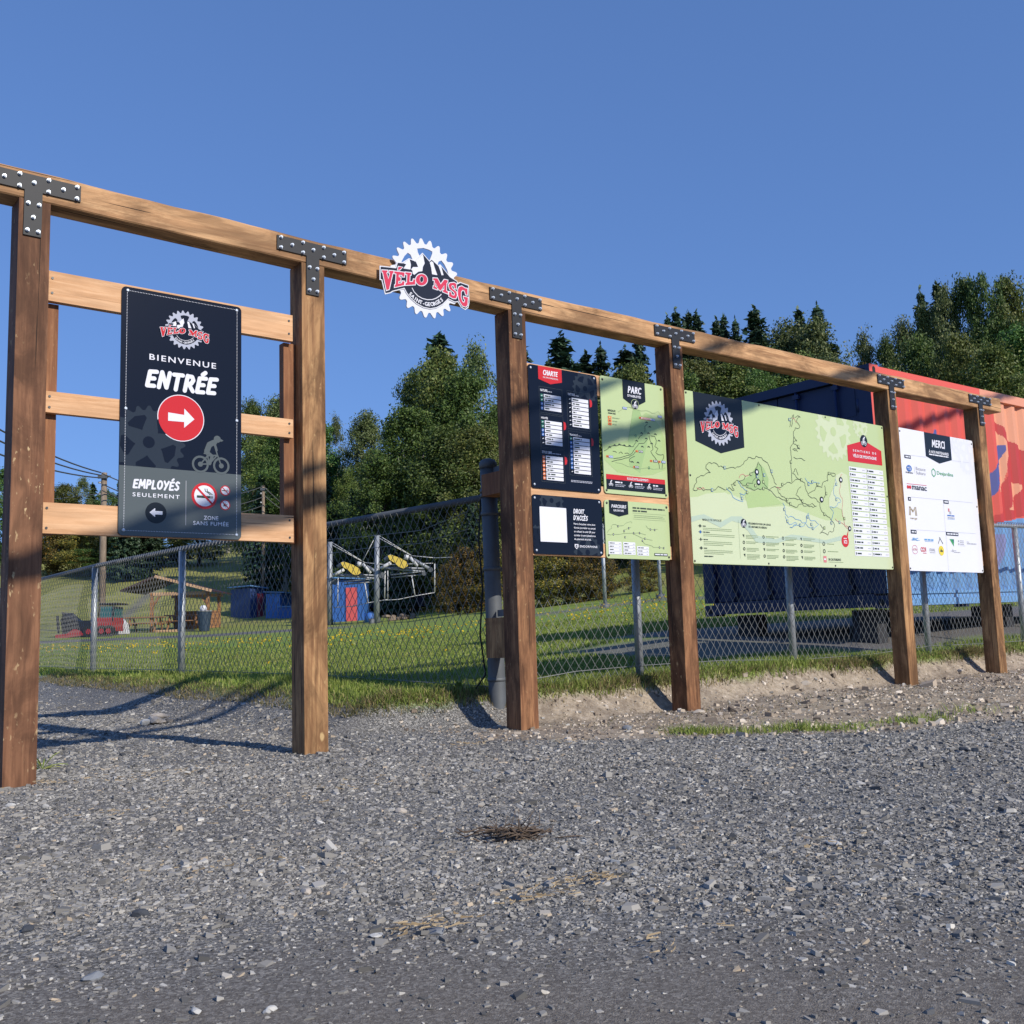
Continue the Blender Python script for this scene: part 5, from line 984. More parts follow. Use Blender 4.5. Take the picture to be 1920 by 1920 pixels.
m = MB(); m.box((.15,CW-.05,.1),(CL-.15,CW-.01,2.5)); m.build('rear_wall', M['contblue'], cn)
m = MB(); m.box((CL-.06,.16,.1),(CL-.02,CW-.16,2.5)); m.build('end_wall', peach, cn)
m = MB(); m.box((.1,.06,.02),(CL-.1,CW-.06,.12)); m.build('floor', M['contdark'], cn)
for x in (.05, 2.9, CL-.4):
    for y in (.30, CW-.60):
        g_ = gz(9.72+x+.2, 6+y)-.86; m = MB(); m.box((x+.18,y,g_),(x+.36,y+.30,-.022)); m.build('support_block', M['contdark'], cn)

# ------------------------------------------------------------------ things out on the field
def world_thing(name, px, py, d, label, cat, group=None): return empty(name, place(px, py, d), -YAW, label, cat, group)
def utility_pole(px, topy, basey, d, r, label):
    t = world_thing('utility_pole', px, basey, d, label, 'utility pole', 'wooden utility poles'); h = at(px, topy, d).z-t.location.z
    m = MB(); m.tube([(0,0,-.5),(0,0,h*.5),(0,0,h)], [r*1.15, r, r*.85], 14); m.build('pole', M['pole'], t)
    m = MB(); m.box((-r*1.5,-r*1.4,h-.32),(r*1.5,-r*.85,h-.16)); m.tube([(r*1.2,-r,h-.24),(r*2.4,-r*1.2,h-.22)], .05, 8); m.build('wire_bracket', M['galvdull'], t)
    for q in (.5, 1.1, 2.2):
        m = MB(); m.tube([(-r*.9,0,h-q),(-r*1.8,0,h-q)], [.06,.05], 8); m.build('insulator', M['liftwhite'], t)
    return t
up1 = utility_pole(190, 880, 1194, 52, .165, 'brown wooden utility pole seen between the leftmost post and the entrance sign')
up2 = utility_pole(494, 906, 1165, 66, .11, 'thin grey utility pole behind the fence, right of the entrance sign')
def cable(a, b, sag, r=.028, n=16):
    a, b = Vector(a), Vector(b); m = MB(); m.tube([a.lerp(b, k/n)-Vector((0,0,sag*4*(k/n)*(1-k/n))) for k in range(n+1)], r, 6, caps=False); return m
wires = empty('overhead_wires', up1.location+Vector((0,0,8)), 0, 'three twisted overhead wires running left from the top of the brown utility pole', 'power lines')
for q, (pa, pb) in enumerate((((189,886,52),(-330,590,26)), ((189,891,52),(-330,640,26)), ((189,896,52),(-330,700,26)), ((189,925,52),(-330,905,40)))):
    m = cable(at(*pa), at(*pb), .55, .034 if q < 3 else .018); loc(m.build('cable', M['cable'], wires), wires)
wires2 = empty('overhead_wires', up2.location+Vector((0,0,8)), 0, 'sagging overhead wires strung between the two utility poles behind the entrance sign', 'power lines')
for q, (pa, pb) in enumerate((((192,888,52),(493,912,66)), ((192,908,52),(493,932,66)), ((192,920,52),(493,948,66)), ((496,914,66),(700,1010,70)), ((496,930,66),(700,1000,70)))):
    m = cable(at(*pa), at(*pb), 1.0, .028); loc(m.build('cable', M['cable'], wires2), wires2)
S_ = lambda d: d/1920
# picnic shelter
d = 50; t = world_thing('picnic_shelter', 340, 1178, d, 'open timber picnic shelter with a sloping roof, beyond the left fence', 'shelter'); k = S_(d)
X = lambda px: (px-340)*k
Zp = lambda py: (1178-py)*k
for px, y in ((287,-.2),(392,-.2),(300,2.4),(384,2.4)): m = MB(); m.box((X(px)-.07,y-.07,-.2),(X(px)+.07,y+.07,Zp(1106))); m.build('post', M['farwood'], t)
m = MB(); m.bar((X(283),-.2,Zp(1108)),(X(397),-.2,Zp(1108)), .10, .16); m.bar((X(290),2.4,Zp(1108)),(X(392),2.4,Zp(1108)), .10, .16); m.build('beam', M['lightwood'], t)
m = MB()
for a, b in (((376,1109),(391,1130)), ((303,1109),(289,1130))): m.bar((X(a[0]),-.2,Zp(a[1])),(X(b[0]),-.2,Zp(b[1])), .09, .10)
m.build('brace', M['farwood'], t)
m = MB(); m.prism([(X(232),Zp(1099)),(X(297),Zp(1074)),(X(404),Zp(1105)),(X(404),Zp(1107)),(X(297),Zp(1078)),(X(232),Zp(1102))], -.6, 2.9); m.build('roof', M['roofdark'], t)
m = MB(); m.bar((X(297),-.63,Zp(1075)),(X(404),-.63,Zp(1105.5)), .05, .13); m.build('fascia', M['lightwood'], t)
m = MB()
for q in range(4): m.box((X(300),-.62,Zp(1182)+.06*q-.05),(X(372),-.56,Zp(1182)+.06*q))
m.build('floor_edge', M['lightwood'], t)
m = MB(); m.box((X(298),2.2,.1),(X(388),2.35,Zp(1138))); m.build('back_panel', M['farwood'], t)
def picnic_table(px, py, d, label):
    t = world_thing('picnic_table', px, py, d, label, 'picnic table', 'picnic tables by the shelter')
    m = MB(); m.box((-.9,-.38,.70),(.9,.38,.75)); m.build('tabletop', M['farwood'], t)
    for y in (-.72, .48): m = MB(); m.box((-.9,y,.42),(.9,y+.26,.46)); m.build('bench', M['farwood'], t)
    for x in (-.65, .65): m = MB(); m.bar((x,-.62,0),(x,-.2,.72), .06, .1); m.bar((x,.62,0),(x,.2,.72), .06, .1); m.bar((x,-.7,.40),(x,.7,.40), .05, .1); m.build('leg_frame', M['farwood'], t)
picnic_table(272, 1179, 50, 'brown picnic table standing left of the timber shelter'); picnic_table(346, 1178, 51.3, 'wooden picnic table under the roof of the timber shelter')
t = world_thing('trash_bin', 383, 1178, 48.5, 'dark blue wheeled bin in front of the shelter, with a white bag on top', 'trash bin')
m = MB(); bmesh.ops.create_cone(m.bm, cap_ends=True, segments=14, radius1=.24, radius2=.34, depth=.9, matrix=Matrix.Translation((0,0,.47))); m.build('bin_body', M['binblue'], t)
m = MB(); m.tube([(0,0,.92),(0,0,.98)], .36, 14); m.build('rim', M['slatebig'], t)
m = MB(); bmesh.ops.create_icosphere(m.bm, subdivisions=2, radius=.17, matrix=Matrix.Translation((-.05,0,1.08))); m.build('bag', M['whitecloth'], t)
# red grooming machine
d = 47; t = world_thing('grooming_machine', 168, 1192, d, 'red grooming machine with a black engine and teal cab, behind the left fence', 'grooming machine'); k = S_(d); X = lambda px: (px-168)*k; Zp = lambda py: (1192-py)*k
m = MB(); m.box((X(190),-.5,Zp(1183)),(X(217),.9,Zp(1158))); m.bevel(.05, 2); m.build('body', M['machred'], t)
m = MB(); m.box((X(194),-.4,Zp(1158)),(X(217),.8,Zp(1137))); m.bevel(.06, 2); m.build('cab_window', M['machteal'], t)
m = MB(); m.box((X(192),-.5,Zp(1134)),(X(226),.9,Zp(1131))); m.bar((X(220),-.45,Zp(1132)),(X(218),-.45,Zp(1165)), .05); m.build('canopy', M['machblack'], t)
m = MB(); m.prism([(X(122),Zp(1188)),(X(160),Zp(1180)),(X(160),Zp(1164)),(X(140),Zp(1160)),(X(124),Zp(1146)),(X(118),Zp(1160))], -.3, .7); m.build('engine', M['machblack'], t)
m = MB()
for a, b in (((114,1152),(117,1185)), ((123,1146),(138,1172)), ((129,1150),(140,1166))): m.bar((X(a[0]),-.4,Zp(a[1])),(X(b[0]),-.4,Zp(b[1])), .08)
m.build('lever_arm', M['machblack'], t)
m = MB(); m.prism([(X(116),Zp(1196)),(X(166),Zp(1190)),(X(166),Zp(1186)),(X(150),Zp(1178)),(X(138),Zp(1186)),(X(118),Zp(1187))], -.75, -.35); m.build('blade', M['machred'], t)
m = MB(); m.box((X(160),-.3,Zp(1186)),(X(192),.7,Zp(1162))); m.build('engine_deck', M['machblack'], t)
for px in (176, 200, 213):
    m = MB(); m.tube([(X(px),-.62,.22),(X(px),-.42,.22)], .26, 16); w_ = m.build('wheel', M['rubber'], t); m = MB(); m.tube([(X(px),-.64,.22),(X(px),-.625,.22)], .12, 12); m.build('rim', M['machred'], w_)
t = world_thing('tarpaulin', 228, 1178, 48.5, 'folded white tarpaulin propped beside the red machine', 'tarpaulin'); m = MB(); m.prism([(-.28,0),(.30,.02),(.22,.5),(.02,.72),(-.26,.66)], -.25, .25); m.bevel(.05, 2); m.build('sheet', M['whitecloth'], t)
# blue sheds
def shed(px0, px1, basey, topy, d, doorx, label, mats, turn, depth):
    t = world_thing('blue_shed', (px0+px1)/2, basey, d, label, 'shed', 'small blue sheds'); k = S_(d); w_ = (px1-px0)*k; h = (basey-topy)*k; t.rotation_euler.z = -YAW+turn
    nb = max(6, int(w_/.16)); 
    for q in range(nb):
        m = MB(); x0 = -w_/2+w_*q/nb; m.box((x0+.008,0,-.2),(x0+w_/nb-.008,.03,h-.12)); b = m.build('board', mats[0], t)
    m = MB(); m.box((-w_/2+.01,.031,-.2),(w_/2-.01,depth,h-.12)); m.build('wall', mats[0], t)
    m = MB(); m.prism([(-w_/2-.12,h-.02),(w_/2+.14,h-.14),(w_/2+.14,h-.08),(-w_/2-.12,h+.05)], -.18, depth+.15); m.build('roof', M['shedroof'], t)
    x0 = -w_/2+doorx[0]*w_; x1 = -w_/2+doorx[1]*w_; m = MB(); m.box((x0,-.045,0),(x1,-.002,h*.76)); dr = m.build('door', mats[1], t)
    m = MB(); m.tube([(x1-.08,-.046,h*.36),(x1-.08,-.10,h*.36)], .03, 8); m.build('handle', M['galvdull'], dr)
    return t
shed(615, 684, 1168, 1085, 50, (.50, .80), 'bright blue board shed with a coral door, just right of the second post', (M['shedblue'], M['shedred']), 0, 1.6)
s2 = shed(466, 500, 1164, 1106, 61, (.45, .85), 'shaded side of the blue shed with a wine red door beside the thin grey pole', (plain('shaded_blue_boards', (.02,.05,.17), .6), M['reddark']), .9, 1.9)  # this side's shade is put into the darker board colour
t = world_thing('blue_shed', 512, 1162, 60, 'sunlit right side of the wine-door blue shed, left of the second post', 'shed', 'small blue sheds'); t.rotation_euler.z = -YAW-.25
k = S_(60); w_, h = 30*k, 50*k
for q in range(7): m = MB(); m.box((-w_/2+w_*q/7+.008,0,-.2),(-w_/2+w_*(q+1)/7-.008,.03,h-.1)); m.build('board', plain('sunlit_blue_boards', (.06,.19,.52), .6) if q == 0 else bpy.data.materials['sunlit_blue_boards'], t)  # same shed's sunny side: the light is put into a brighter blue
m = MB(); m.box((-w_/2+.01,.031,-.2),(w_/2-.01,1.6,h-.1)); m.build('wall', bpy.data.materials['sunlit_blue_boards'], t)
m = MB(); m.prism([(-w_/2-.1,h-.02),(w_/2+.3,h-.10),(w_/2+.3,h-.04),(-w_/2-.1,h+.04)], -.15, 1.8); m.build('roof', M['shedroof'], t)
t = world_thing('blue_crate', 538, 1160, 59, 'low blue crate standing against the sunlit side of the wine-door blue shed', 'crate'); m = MB(); m.box((-.5,0,-.1),(.7,1,.62)); m.bevel(.03); m.build('box', M['shedblue'], t); m = MB(); m.box((-.55,-.04,.63),(.75,1.04,.70)); m.build('lid', M['shedroof'], t)
# lift towers with yellow pads
def lift(dx, dy, d, label):
    A = lambda px, py, dd=0: at(px+dx, py+dy, d+dd)
    base = place(706+dx, 1166+dy, d); t = empty('lift_tower', base, 0, label, 'lift tower', 'grey lift towers with yellow pads'); B = lambda m, n, mt: loc(m.build(n, M[mt], t), t)
    m = MB(); m.tube([base-Vector((0,0,.3)), A(707,1003)], [.13,.11], 14); B(m, 'mast', 'liftgrey')
    m = MB(); m.tube([A(697,1168,-.1)-Vector((0,0,.2)), A(697,1160,-.1)], .14, 10); m.tube([base, base+Vector((0,0,.25))], .17, 14); B(m, 'footing', 'galvdull')
    m = MB()
    for a, b in (((709,1003),(772,1042)), ((709,1008),(768,1040)), ((704,1006),(677,1058)), ((772,1042),(815,1046)), ((815,1046),(900,1043))): m.tube([A(*a), A(*b)], .016, 5)
    B(m, 'stay_cable', 'liftwhite')
    m = MB(); m.tube([A(708,1064), A(795,1072)], .045, 8); m.tube([A(733,1078), A(797,1071)], .03, 8); m.tube([A(733,1083,.3), A(797,1077,.3)], .03, 8); m.tube([A(708,1064,.4), A(795,1066,.4)], .045, 8); B(m, 'boom', 'liftgrey')
    loop = [(727,1042),(733,1040),(750,1046),(762,1053),(765,1061),(757,1066),(748,1063),(741,1056),(731,1050)]
    m = MB(); f0 = [m.bm.verts.new(A(*q, -.25)) for q in loop]; f1 = [m.bm.verts.new(A(*q, .25)) for q in loop]; m.bm.faces.new(f0[::-1]); m.bm.faces.new(f1)
    for i in range(len(loop)): m.bm.faces.new((f0[i], f0[(i+1)%len(loop)], f1[(i+1)%len(loop)], f1[i]))
    m.bevel(.06, 2); B(m, 'yellow_pad', 'liftyellow')
    m = MB(); m.tube([A(714,1066,-.3), A(722,1061,-.3), A(733,1055,-.3)], .075, 10); B(m, 'white_tube', 'liftwhite'); m = MB(); m.tube([A(758,1044,-.2), A(766,1046,-.2)], .12, 10); B(m, 'white_tube', 'liftwhite'); m = MB(); m.tube([A(768,1044,-.3), A(783,1062,-.3)], .07, 10); B(m, 'white_tube', 'liftwhite')
    m = MB(); m.tube([A(775,1049), A(806,1067)], .08, 10); B(m, 'roller_arm', 'liftgrey'); m = MB(); m.tube([A(721,1050,.1), A(734,1042,.1)], .09, 10); B(m, 'roller_arm', 'liftgrey')
    m = MB(); m.tube([A(807,1068,-.1), A(807,1068,.1)], .11, 16); m.tube([A(715,1078,-.1), A(715,1078,.1)], .14, 16); m.tube([A(795,1075,-.1), A(795,1075,.1)], .10, 16); B(m, 'wheel', 'galvdull')
    m = MB()
    for a, b in (((722,1070),(721,1122)), ((772,1080),(778,1117)), ((815,1057),(815,1110))): m.tube([A(*a), A(*b)], .028, 6)
    m.tube([A(713,1126), A(747,1124), A(780,1117), A(815,1111)], .018, 5); B(m, 'hanger_rod', 'liftwhite')
lift(0, 0, 45, 'grey lift tower with a yellow pad and stays, between second and third posts')
lift(-88, 13, 47, 'farther lift tower with a yellow pad, partly hidden by the second post')
t = world_thing('blue_tank', 692, 1137, 46.5, 'round blue tank standing beside the coral-door shed', 'tank'); m = MB(); m.tube([(0,.3,0),(0,.3,.45)], .26, 14); m.bevel(.04, 2); m.build('drum', M['shedblue'], t); m = MB(); m.tube([(0,.3,.45),(0,.3,.50)], .12, 12); m.build('lid', M['shedroof'], t)
t = world_thing('flat_trailer', 745, 1132, 54, 'dark blue flat trailer parked in front of the dark woods', 'trailer'); m = MB(); m.box((-1.4,0,.35),(1.4,1.6,1.0)); m.bevel(.03); m.build('bed', plain('navy_trailer_paint', (.012,.03,.13), .5), t)
for x in (-.8, .8): m = MB(); m.tube([(x,-.05,.3),(x,.15,.3)], .3, 16); m.build('wheel', M['rubber'], t)
# steel posts on the slope seen under the boards
for px, py, ty, d, lb in ((1134,1116,1040,30,'thin grey steel post on the slope, under the gap of the green maps'), (1238,1105,1040,32,'thin grey steel post on the slope close to the fourth timber post')):
    t = world_thing('steel_post', px, py, d, lb, 'steel post', 'thin steel posts on the slope'); h = at(px, ty-60, d).z-t.location.z; m = MB(); m.tube([(0,0,-.2),(0,0,h)], .055, 10); m.build('post', M['galv'], t); m = MB(); m.tube([(0,0,-.1),(0,0,.12)], .14, 10); m.build('footing', M['galvdull'], t); m = MB(); m.box((-.12,-.09,h*.62),(.12,-.06,h*.62+.3)); m.build('plate', M['galvdull'], t)
# ------------------------------------------------------------------ utility cables overhead, behind where the photographer stands (only their shadows reach the picture)
sdir = np.array(sd)
def on_sign(px, py, Y=4.86): v = FW + RT*(px-960)/1920 + UP*(960-py)/1920; return v*Y/v[1]+np.array([0,0,EYE])
for i, (a, b, run, lb) in enumerate((((1130,828),(1246,800),6.5,'lower overhead cable behind the photographer'), ((1128,724),(1180,708),7.2,'upper overhead cable behind the photographer'), ((1287,778),(1330,768),6.8,'middle overhead cable behind the photographer'))):
    A, B = on_sign(*a), on_sign(*b); dv = (B-A)/np.linalg.norm(B-A); o_ = sdir*run; P0, P1_ = A-dv*14+o_, A+dv*22+o_
    m = MB(); n = 260
    for ph in (0, math.pi):
        m.tube([Vector(P0+(P1_-P0)*k/n)+Vector((0,   .020*math.cos(k*1.1+ph), .020*math.sin(k*1.1+ph)-.0)) for k in range(n+1)], .021, 5, caps=False)
    tag(m.build('overhead_cable', M['cable']), lb, 'power line')
# ------------------------------------------------------------------ stones, twigs, weed
def rock(name, loc_, size, mat, label, cat='stone', sub=2, group=None, parent=None, flat=.55):
    bm = bmesh.new(); bmesh.ops.create_icosphere(bm, subdivisions=sub, radius=1); r = random.Random(hash(label) % 999 if False else int(abs(loc_[0]*1000+loc_[1]*777)) )
    ax = [Vector((r.uniform(-1,1), r.uniform(-1,1), r.uniform(-.6,1))).normalized() for _ in range(9)]; cut = [r.uniform(.55,.85) for _ in ax]
    for v in bm.verts:
        p = v.co.copy()
        for a, c in zip(ax, cut):
            e = p.dot(a)-c
            if e > 0: p -= a*e*.95
        v.co = Vector((p.x*size[0], p.y*size[1], p.z*size[2]))
    me = bpy.data.meshes.new(name); bm.to_mesh(me); bm.free(); o = link(name, me, parent, [mat]); o.location = loc_; o.rotation_euler.z = r.uniform(0, 6)
    if label: tag(o, label, cat, group)
    return o
def on_ground(px, py): x, y = gp(px, py); return (x, y, gz(x, y))
x, y, z = on_ground(290, 1352)
t = empty('flat_rock_pile', (x, y, z), .3, 'small heap of flat tan rocks on the gravel in the entrance bay', 'rock pile')
for u, v, q, sz in ((0,0,.03,(.10,.07,.030)),(.06,.03,.055,(.085,.05,.022)),(-.07,.01,.02,(.05,.04,.03)),(.02,-.05,.015,(.05,.035,.02)),(.11,-.02,.02,(.03,.03,.02))):
    o = rock('stone', (u, v, q), sz, M['stone'] if u > -.05 else M['quartz'], '', parent=t)
for px, py, sz, mt, lb in ((20,1482,(.030,.022,.016),'quartz','white quartz stone at the foot of the leftmost post'), (176,1770,(.026,.018,.015),'slatebig','squarish pale slate stone on the dusty track at lower left'), (368,1824,(.019,.014,.010),'quartz','pale flat stone on the dusty track left of centre bottom'),
    (84,1853,(.014,.010,.008),'slatebig','small light stone near the bottom left corner'), (265,1665,(.026,.020,.018),'slatedark','dark angular slate lump in the gravel, lower left'), (52,1690,(.022,.018,.016),'slatedark','dark slate lump near the left edge of the gravel'), (815,1690,(.030,.025,.012),'slatebig','big flat grey slate piece left of the straw drift'),
    (752,1492,(.036,.024,.020),'stone','tan crumbly stone on the gravel below the gap of second and third posts'), (705,1697,(.024,.016,.010),'quartz','long white stone lying among the slate chips'), (1005,1368,(.045,.028,.024),'stone','tan stone at the foot of the third post'), (500,1823,(.012,.010,.008),'quartz','left one of a pair of white pebbles on the track'), (509,1819,(.012,.010,.009),'quartz','right one of a pair of white pebbles on the track'),
    (1176,1360,(.05,.035,.03),'slatebig','grey stone on the bare earth between third and fourth posts'), (1430,1400,(.03,.022,.018),'slatedark','dark stone on the gravel under the grass streak'), (1805,1398,(.045,.03,.025),'slatedark','dark stone at the right edge of the gravel'), (1310,1335,(.07,.05,.03),'stone','clod of earth and stone at the foot of the fourth post'), (1735,1280,(.09,.06,.045),'stone','clod of earth at the foot of the fifth post'), (1512,1282,(.06,.03,.04),'stone','pale stone set in the cut bank under the map board'), (1800,1258,(.07,.04,.03),'stone','pale stone on the bank between the last two posts'),
    (575,1625,(.028,.02,.014),'stone','pale tan flat stone among grey chips near centre left'), (1560,1545,(.035,.02,.015),'quartz','white stone in the gravel at right'), (1115,1510,(.02,.014,.010),'quartz','thin white stone right of the twig heap'), (960,1470,(.02,.016,.012),'stone','small tan stone above the twig heap')):
    if py < 1340 and px > 1200:
        q = FW + RT*(px-960)/1920 + UP*(960-py)/1920; K = 4.6/q[1] if px != 1512 and px != 1800 else 5.02/q[1]; x, y = q[0]*K, q[1]*K; z = gz(x, y)
    else: x, y, z = on_ground(px, py)
    sz = (sz[0]*.82, sz[1]*.75, sz[2]*.62); rock('stone', (x, y, z+sz[2]*.4), sz, M[mt], lb, 'stone', group='loose stones on the yard')
x, y, z = on_ground(962, 1536); t = empty('twig_heap', (x, y, z), 0, 'flat heap of dry brown twigs lying on the gravel in the middle', 'twigs')
m = MB(); rr = random.Random(4)
for k in range(70):
    a = rr.gauss(-.55, .42); L = rr.uniform(.04, .15); L *= .7; c = Vector((rr.gauss(0,.046), rr.gauss(0,.028), rr.uniform(.003,.026))); c.x, c.y = c.x*.85+c.y*.1, c.y-.5*c.x
    p_ = [c+Vector((math.cos(a)*q*L+rr.uniform(-.008,.008), math.sin(a)*q*L+rr.uniform(-.008,.008), rr.uniform(-.006,.014))) for q in (-.5,-.15,.2,.5)]
    m.tube(p_, [.0018,.0022,.0018,.0009], 5)
for k in range(14): c = Vector((rr.gauss(.02,.05), rr.gauss(0,.03), .03)); m.tube([c, c+Vector((rr.uniform(-.03,.03), rr.uniform(-.03,.03), rr.uniform(.02,.06)))], [.0015,.0006], 4)
m.build('twig', M['twig'], t).__setitem__('kind', 'stuff')
def weed(px, py, n, L, label, wide=.010):
    x, y, z = on_ground(px, py); t = empty('weed_plant', (x, y, z), 0, label, 'weed', 'weeds on the gravel'); m = MB(); rr = random.Random(px)
    for k in range(n):
        a = rr.uniform(0, 6.28); e = rr.uniform(.2, 1.1); l = L*rr.uniform(.5, 1.1); p0 = Vector((0,0,0)); pts = [Vector((math.cos(a)*l*q*math.cos(e), math.sin(a)*l*q*math.cos(e), l*q*math.sin(e)-l*.35*q*q)) for q in (0,.35,.7,1)]; s = Vector((-math.sin(a), math.cos(a), 0))*wide
        vs = [(m.bm.verts.new(p-s*w_), m.bm.verts.new(p+s*w_+Vector((0,0,.003)))) for p, w_ in zip(pts, (.3,1,.8,.08))]
        for u, v in zip(vs, vs[1:]): m.bm.faces.new((u[0], u[1], v[1], v[0]))
    m.build('leaf', lawn, t).__setitem__('kind', 'stuff'); return t
weed(860, 1348, 60, .15, 'leafy green weed tuft on the gravel edge left of the pipe post', .008); weed(80, 1425, 26, .14, 'thin grassy weed beside the foot of the leftmost post', .0035); weed(905, 1338, 40, .12, 'yellowing weed tuft at the foot of the grey pipe post', .004)
t = empty('boulder_pile', place(745, 1148, 47), 0, 'low pile of brown boulders on the grass beyond the lift tower', 'boulders'); rr = random.Random(9)
for k in range(16): rock('boulder', (rr.uniform(-.8,.9), rr.uniform(-.3,.5), rr.uniform(0,.28)), (rr.uniform(.14,.3),rr.uniform(.12,.22),rr.uniform(.10,.18)), M['pole'], '', parent=t, sub=1)
# ------------------------------------------------------------------ trees
def leafmat(name, stops, trans=.22):
    m = island(name, stops, .55, trans, .35); t = m.node_tree; b = t.nodes['Principled BSDF']
    oi = t.nodes.new('ShaderNodeObjectInfo'); hs = nd(t, 'ShaderNodeHueSaturation'); src = b.inputs['Base Color'].links[0].from_socket
    mr = t.nodes.new('ShaderNodeMapRange'); mr.inputs[3].default_value = .72; mr.inputs[4].default_value = 1.25; t.links.new(oi.outputs['Random'], mr.inputs[0]); t.links.new(mr.outputs[0], hs.inputs['Value'])
    mr2 = t.nodes.new('ShaderNodeMapRange'); mr2.inputs[3].default_value = .47; mr2.inputs[4].default_value = .515; t.links.new(oi.outputs['Random'], mr2.inputs[0]); t.links.new(mr2.outputs[0], hs.inputs['Hue'])
    t.links.new(src, hs.inputs['Color'])
    for l in list(t.links):
        if l.from_socket == src and l.to_node != hs: t.links.new(hs.outputs[0], l.to_socket)
    return m
LM = dict(D1=leafmat('green_leaves', [(0,(0.035,0.076,0.016)),(.5,(0.078,0.153,0.029)),(.9,(0.135,0.219,0.051)),(1,(0.203,0.278,0.079))]),
          D2=leafmat('olive_leaves', [(0,(0.051,0.080,0.016)),(.5,(0.115,0.161,0.034)),(.9,(0.195,0.234,0.060)),(1,(0.284,0.278,0.093))]),
          D3=leafmat('pale_leaves', [(0,(0.053,0.085,0.025)),(.5,(0.105,0.149,0.046)),(.9,(0.173,0.213,0.071)),(1,(0.255,0.270,0.115))]),
          B=leafmat('scrub_leaves', [(0,(0.060,0.064,0.014)),(.5,(0.143,0.135,0.029)),(.85,(0.225,0.177,0.040)),(1,(0.450,0.284,0.046))]),
          S=leafmat('spruce_needles', [(0,(0.018,0.039,0.024)),(.5,(0.036,0.077,0.042)),(1,(0.084,0.139,0.068))], .08))
BARK = dict(dark=plain('dark_bark', (.065,.050,.040), .9), pale=plain('pale_birch_bark', (.40,.37,.33), .8), dead=plain('grey_dead_wood', (.17,.145,.125), .9))
def quads(C, N, size, asp=.62):
    n = len(C); N = N/np.linalg.norm(N, axis=1, keepdims=True); r = RNG.normal(size=(n,3)); u = np.cross(N, r); u /= np.linalg.norm(u, axis=1, keepdims=True); v = np.cross(N, u)
    s = (size*RNG.uniform(.6,1.35,n))[:,None]; V = np.stack([C-u*s*.5, C+v*s*.5*asp, C+u*s*.5, C-v*s*.5*asp], 1).reshape(-1,3); return V, np.arange(n*4).reshape(-1,4)
def crown(seed, kind, H=10.0, R=2.6, zb=.10, nc=150, nl=200, size=.125, shape=.75, sig=.34, top=.35):
    global RNG; keep = RNG; RNG = np.random.default_rng(seed); t = RNG.beta(1.15, 1.0, nc); prof = np.clip(np.sin(np.pi*np.clip(t*.97+.03,.0,1)**shape), 0, 1)**.55
    prof *= 1+.22*np.sin(3*t*6+seed); a = RNG.uniform(0, 6.28, nc); rr = R*prof*np.sqrt(RNG.uniform(.10, 1, nc))*(1+.22*np.sin(2*a+seed)+.12*np.sin(5*a+2*seed))
    C = np.stack([rr*np.cos(a), rr*np.sin(a), H*(zb+(1-zb)*t*.97)], -1); sg = sig*RNG.uniform(.6, 1.5, nc)
    idx = np.repeat(np.arange(nc), nl); off_ = RNG.normal(size=(len(idx),3)); off_ /= np.maximum(np.linalg.norm(off_, axis=1, keepdims=True), 1e-6); off_ *= (RNG.uniform(0,1,len(idx))**.55*1.75)[:,None]*sg[idx][:,None]*np.array([1,1,.8]); P = C[idx]+off_
    
    N = RNG.normal(size=P.shape)*.75 + np.stack([P[:,0]/R, P[:,1]/R, np.full(len(P), .35)], -1)
    V, F = quads(P, N, size); RNG = keep; return mesh_np('crown_'+kind, V, F)
def spruce(seed, H=10.0, R=1.7, lev=54, per=9):
    global RNG; keep = RNG; RNG = np.random.default_rng(seed); C, N = [], []
    for i in range(lev):
        t = i/lev; z = H*(.06+.93*t); L = R*((1-t)**.66)*RNG.uniform(.66,1.1)+.05
        for k in range(per if t < .8 else 5):
            a = RNG.uniform(0, 6.28); l = L*RNG.uniform(.6, 1.15); n = max(3, int(l/.085)); q = np.linspace(.10, 1, n); drop = -.36*l*q**1.3+.20*l*q**3
            wd = .16*(1-q*.75); zj = RNG.normal(0, H*.012)
            for side in (-1, 0, 1):
                x = np.cos(a)*l*q-np.sin(a)*side*wd; y = np.sin(a)*l*q+np.cos(a)*side*wd
                C.append(np.stack([x, y, z+zj+drop-.05*abs(side)+RNG.normal(0,.03,n)], -1)); N.append(RNG.normal(size=(n,3))*.55+np.array([np.cos(a)*.4,np.sin(a)*.4,.8]))
    z = np.linspace(H*.93, H*1.01, 12); C.append(np.stack([RNG.normal(0,.02,12), RNG.normal(0,.02,12), z], -1)); N.append(RNG.normal(size=(12,3)))
    V, F = quads(np.concatenate(C), np.concatenate(N), .31, .45); RNG = keep; return mesh_np('crown_spruce', V, F)
def trunk_mesh(seed, H, r, limbs=7, mat='dark', zt=.78):
    rr = random.Random(seed); m = MB(); p = [Vector((rr.uniform(-.12,.12)*q, rr.uniform(-.12,.12)*q, H*zt*q/5)) for q in range(6)]; p[0].z = -.8; m.tube(p, [r*(1.15-.95*q/5) for q in range(6)], 8)
    for k in range(limbs):
        z = H*rr.uniform(.2,.6); a = rr.uniform(0,6.28); L = H*rr.uniform(.10,.19); b = Vector((0,0,z)); m.tube([b, b+Vector((math.cos(a)*L*.5,math.sin(a)*L*.5,L*.45)), b+Vector((math.cos(a)*L*.85,math.sin(a)*L*.85,L*1.0))], [r*.34,r*.22,r*.07], 5)
    me = bpy.data.meshes.new('trunk'); m.bm.to_mesh(me); m.bm.free(); me.materials.append(BARK[mat]); return me
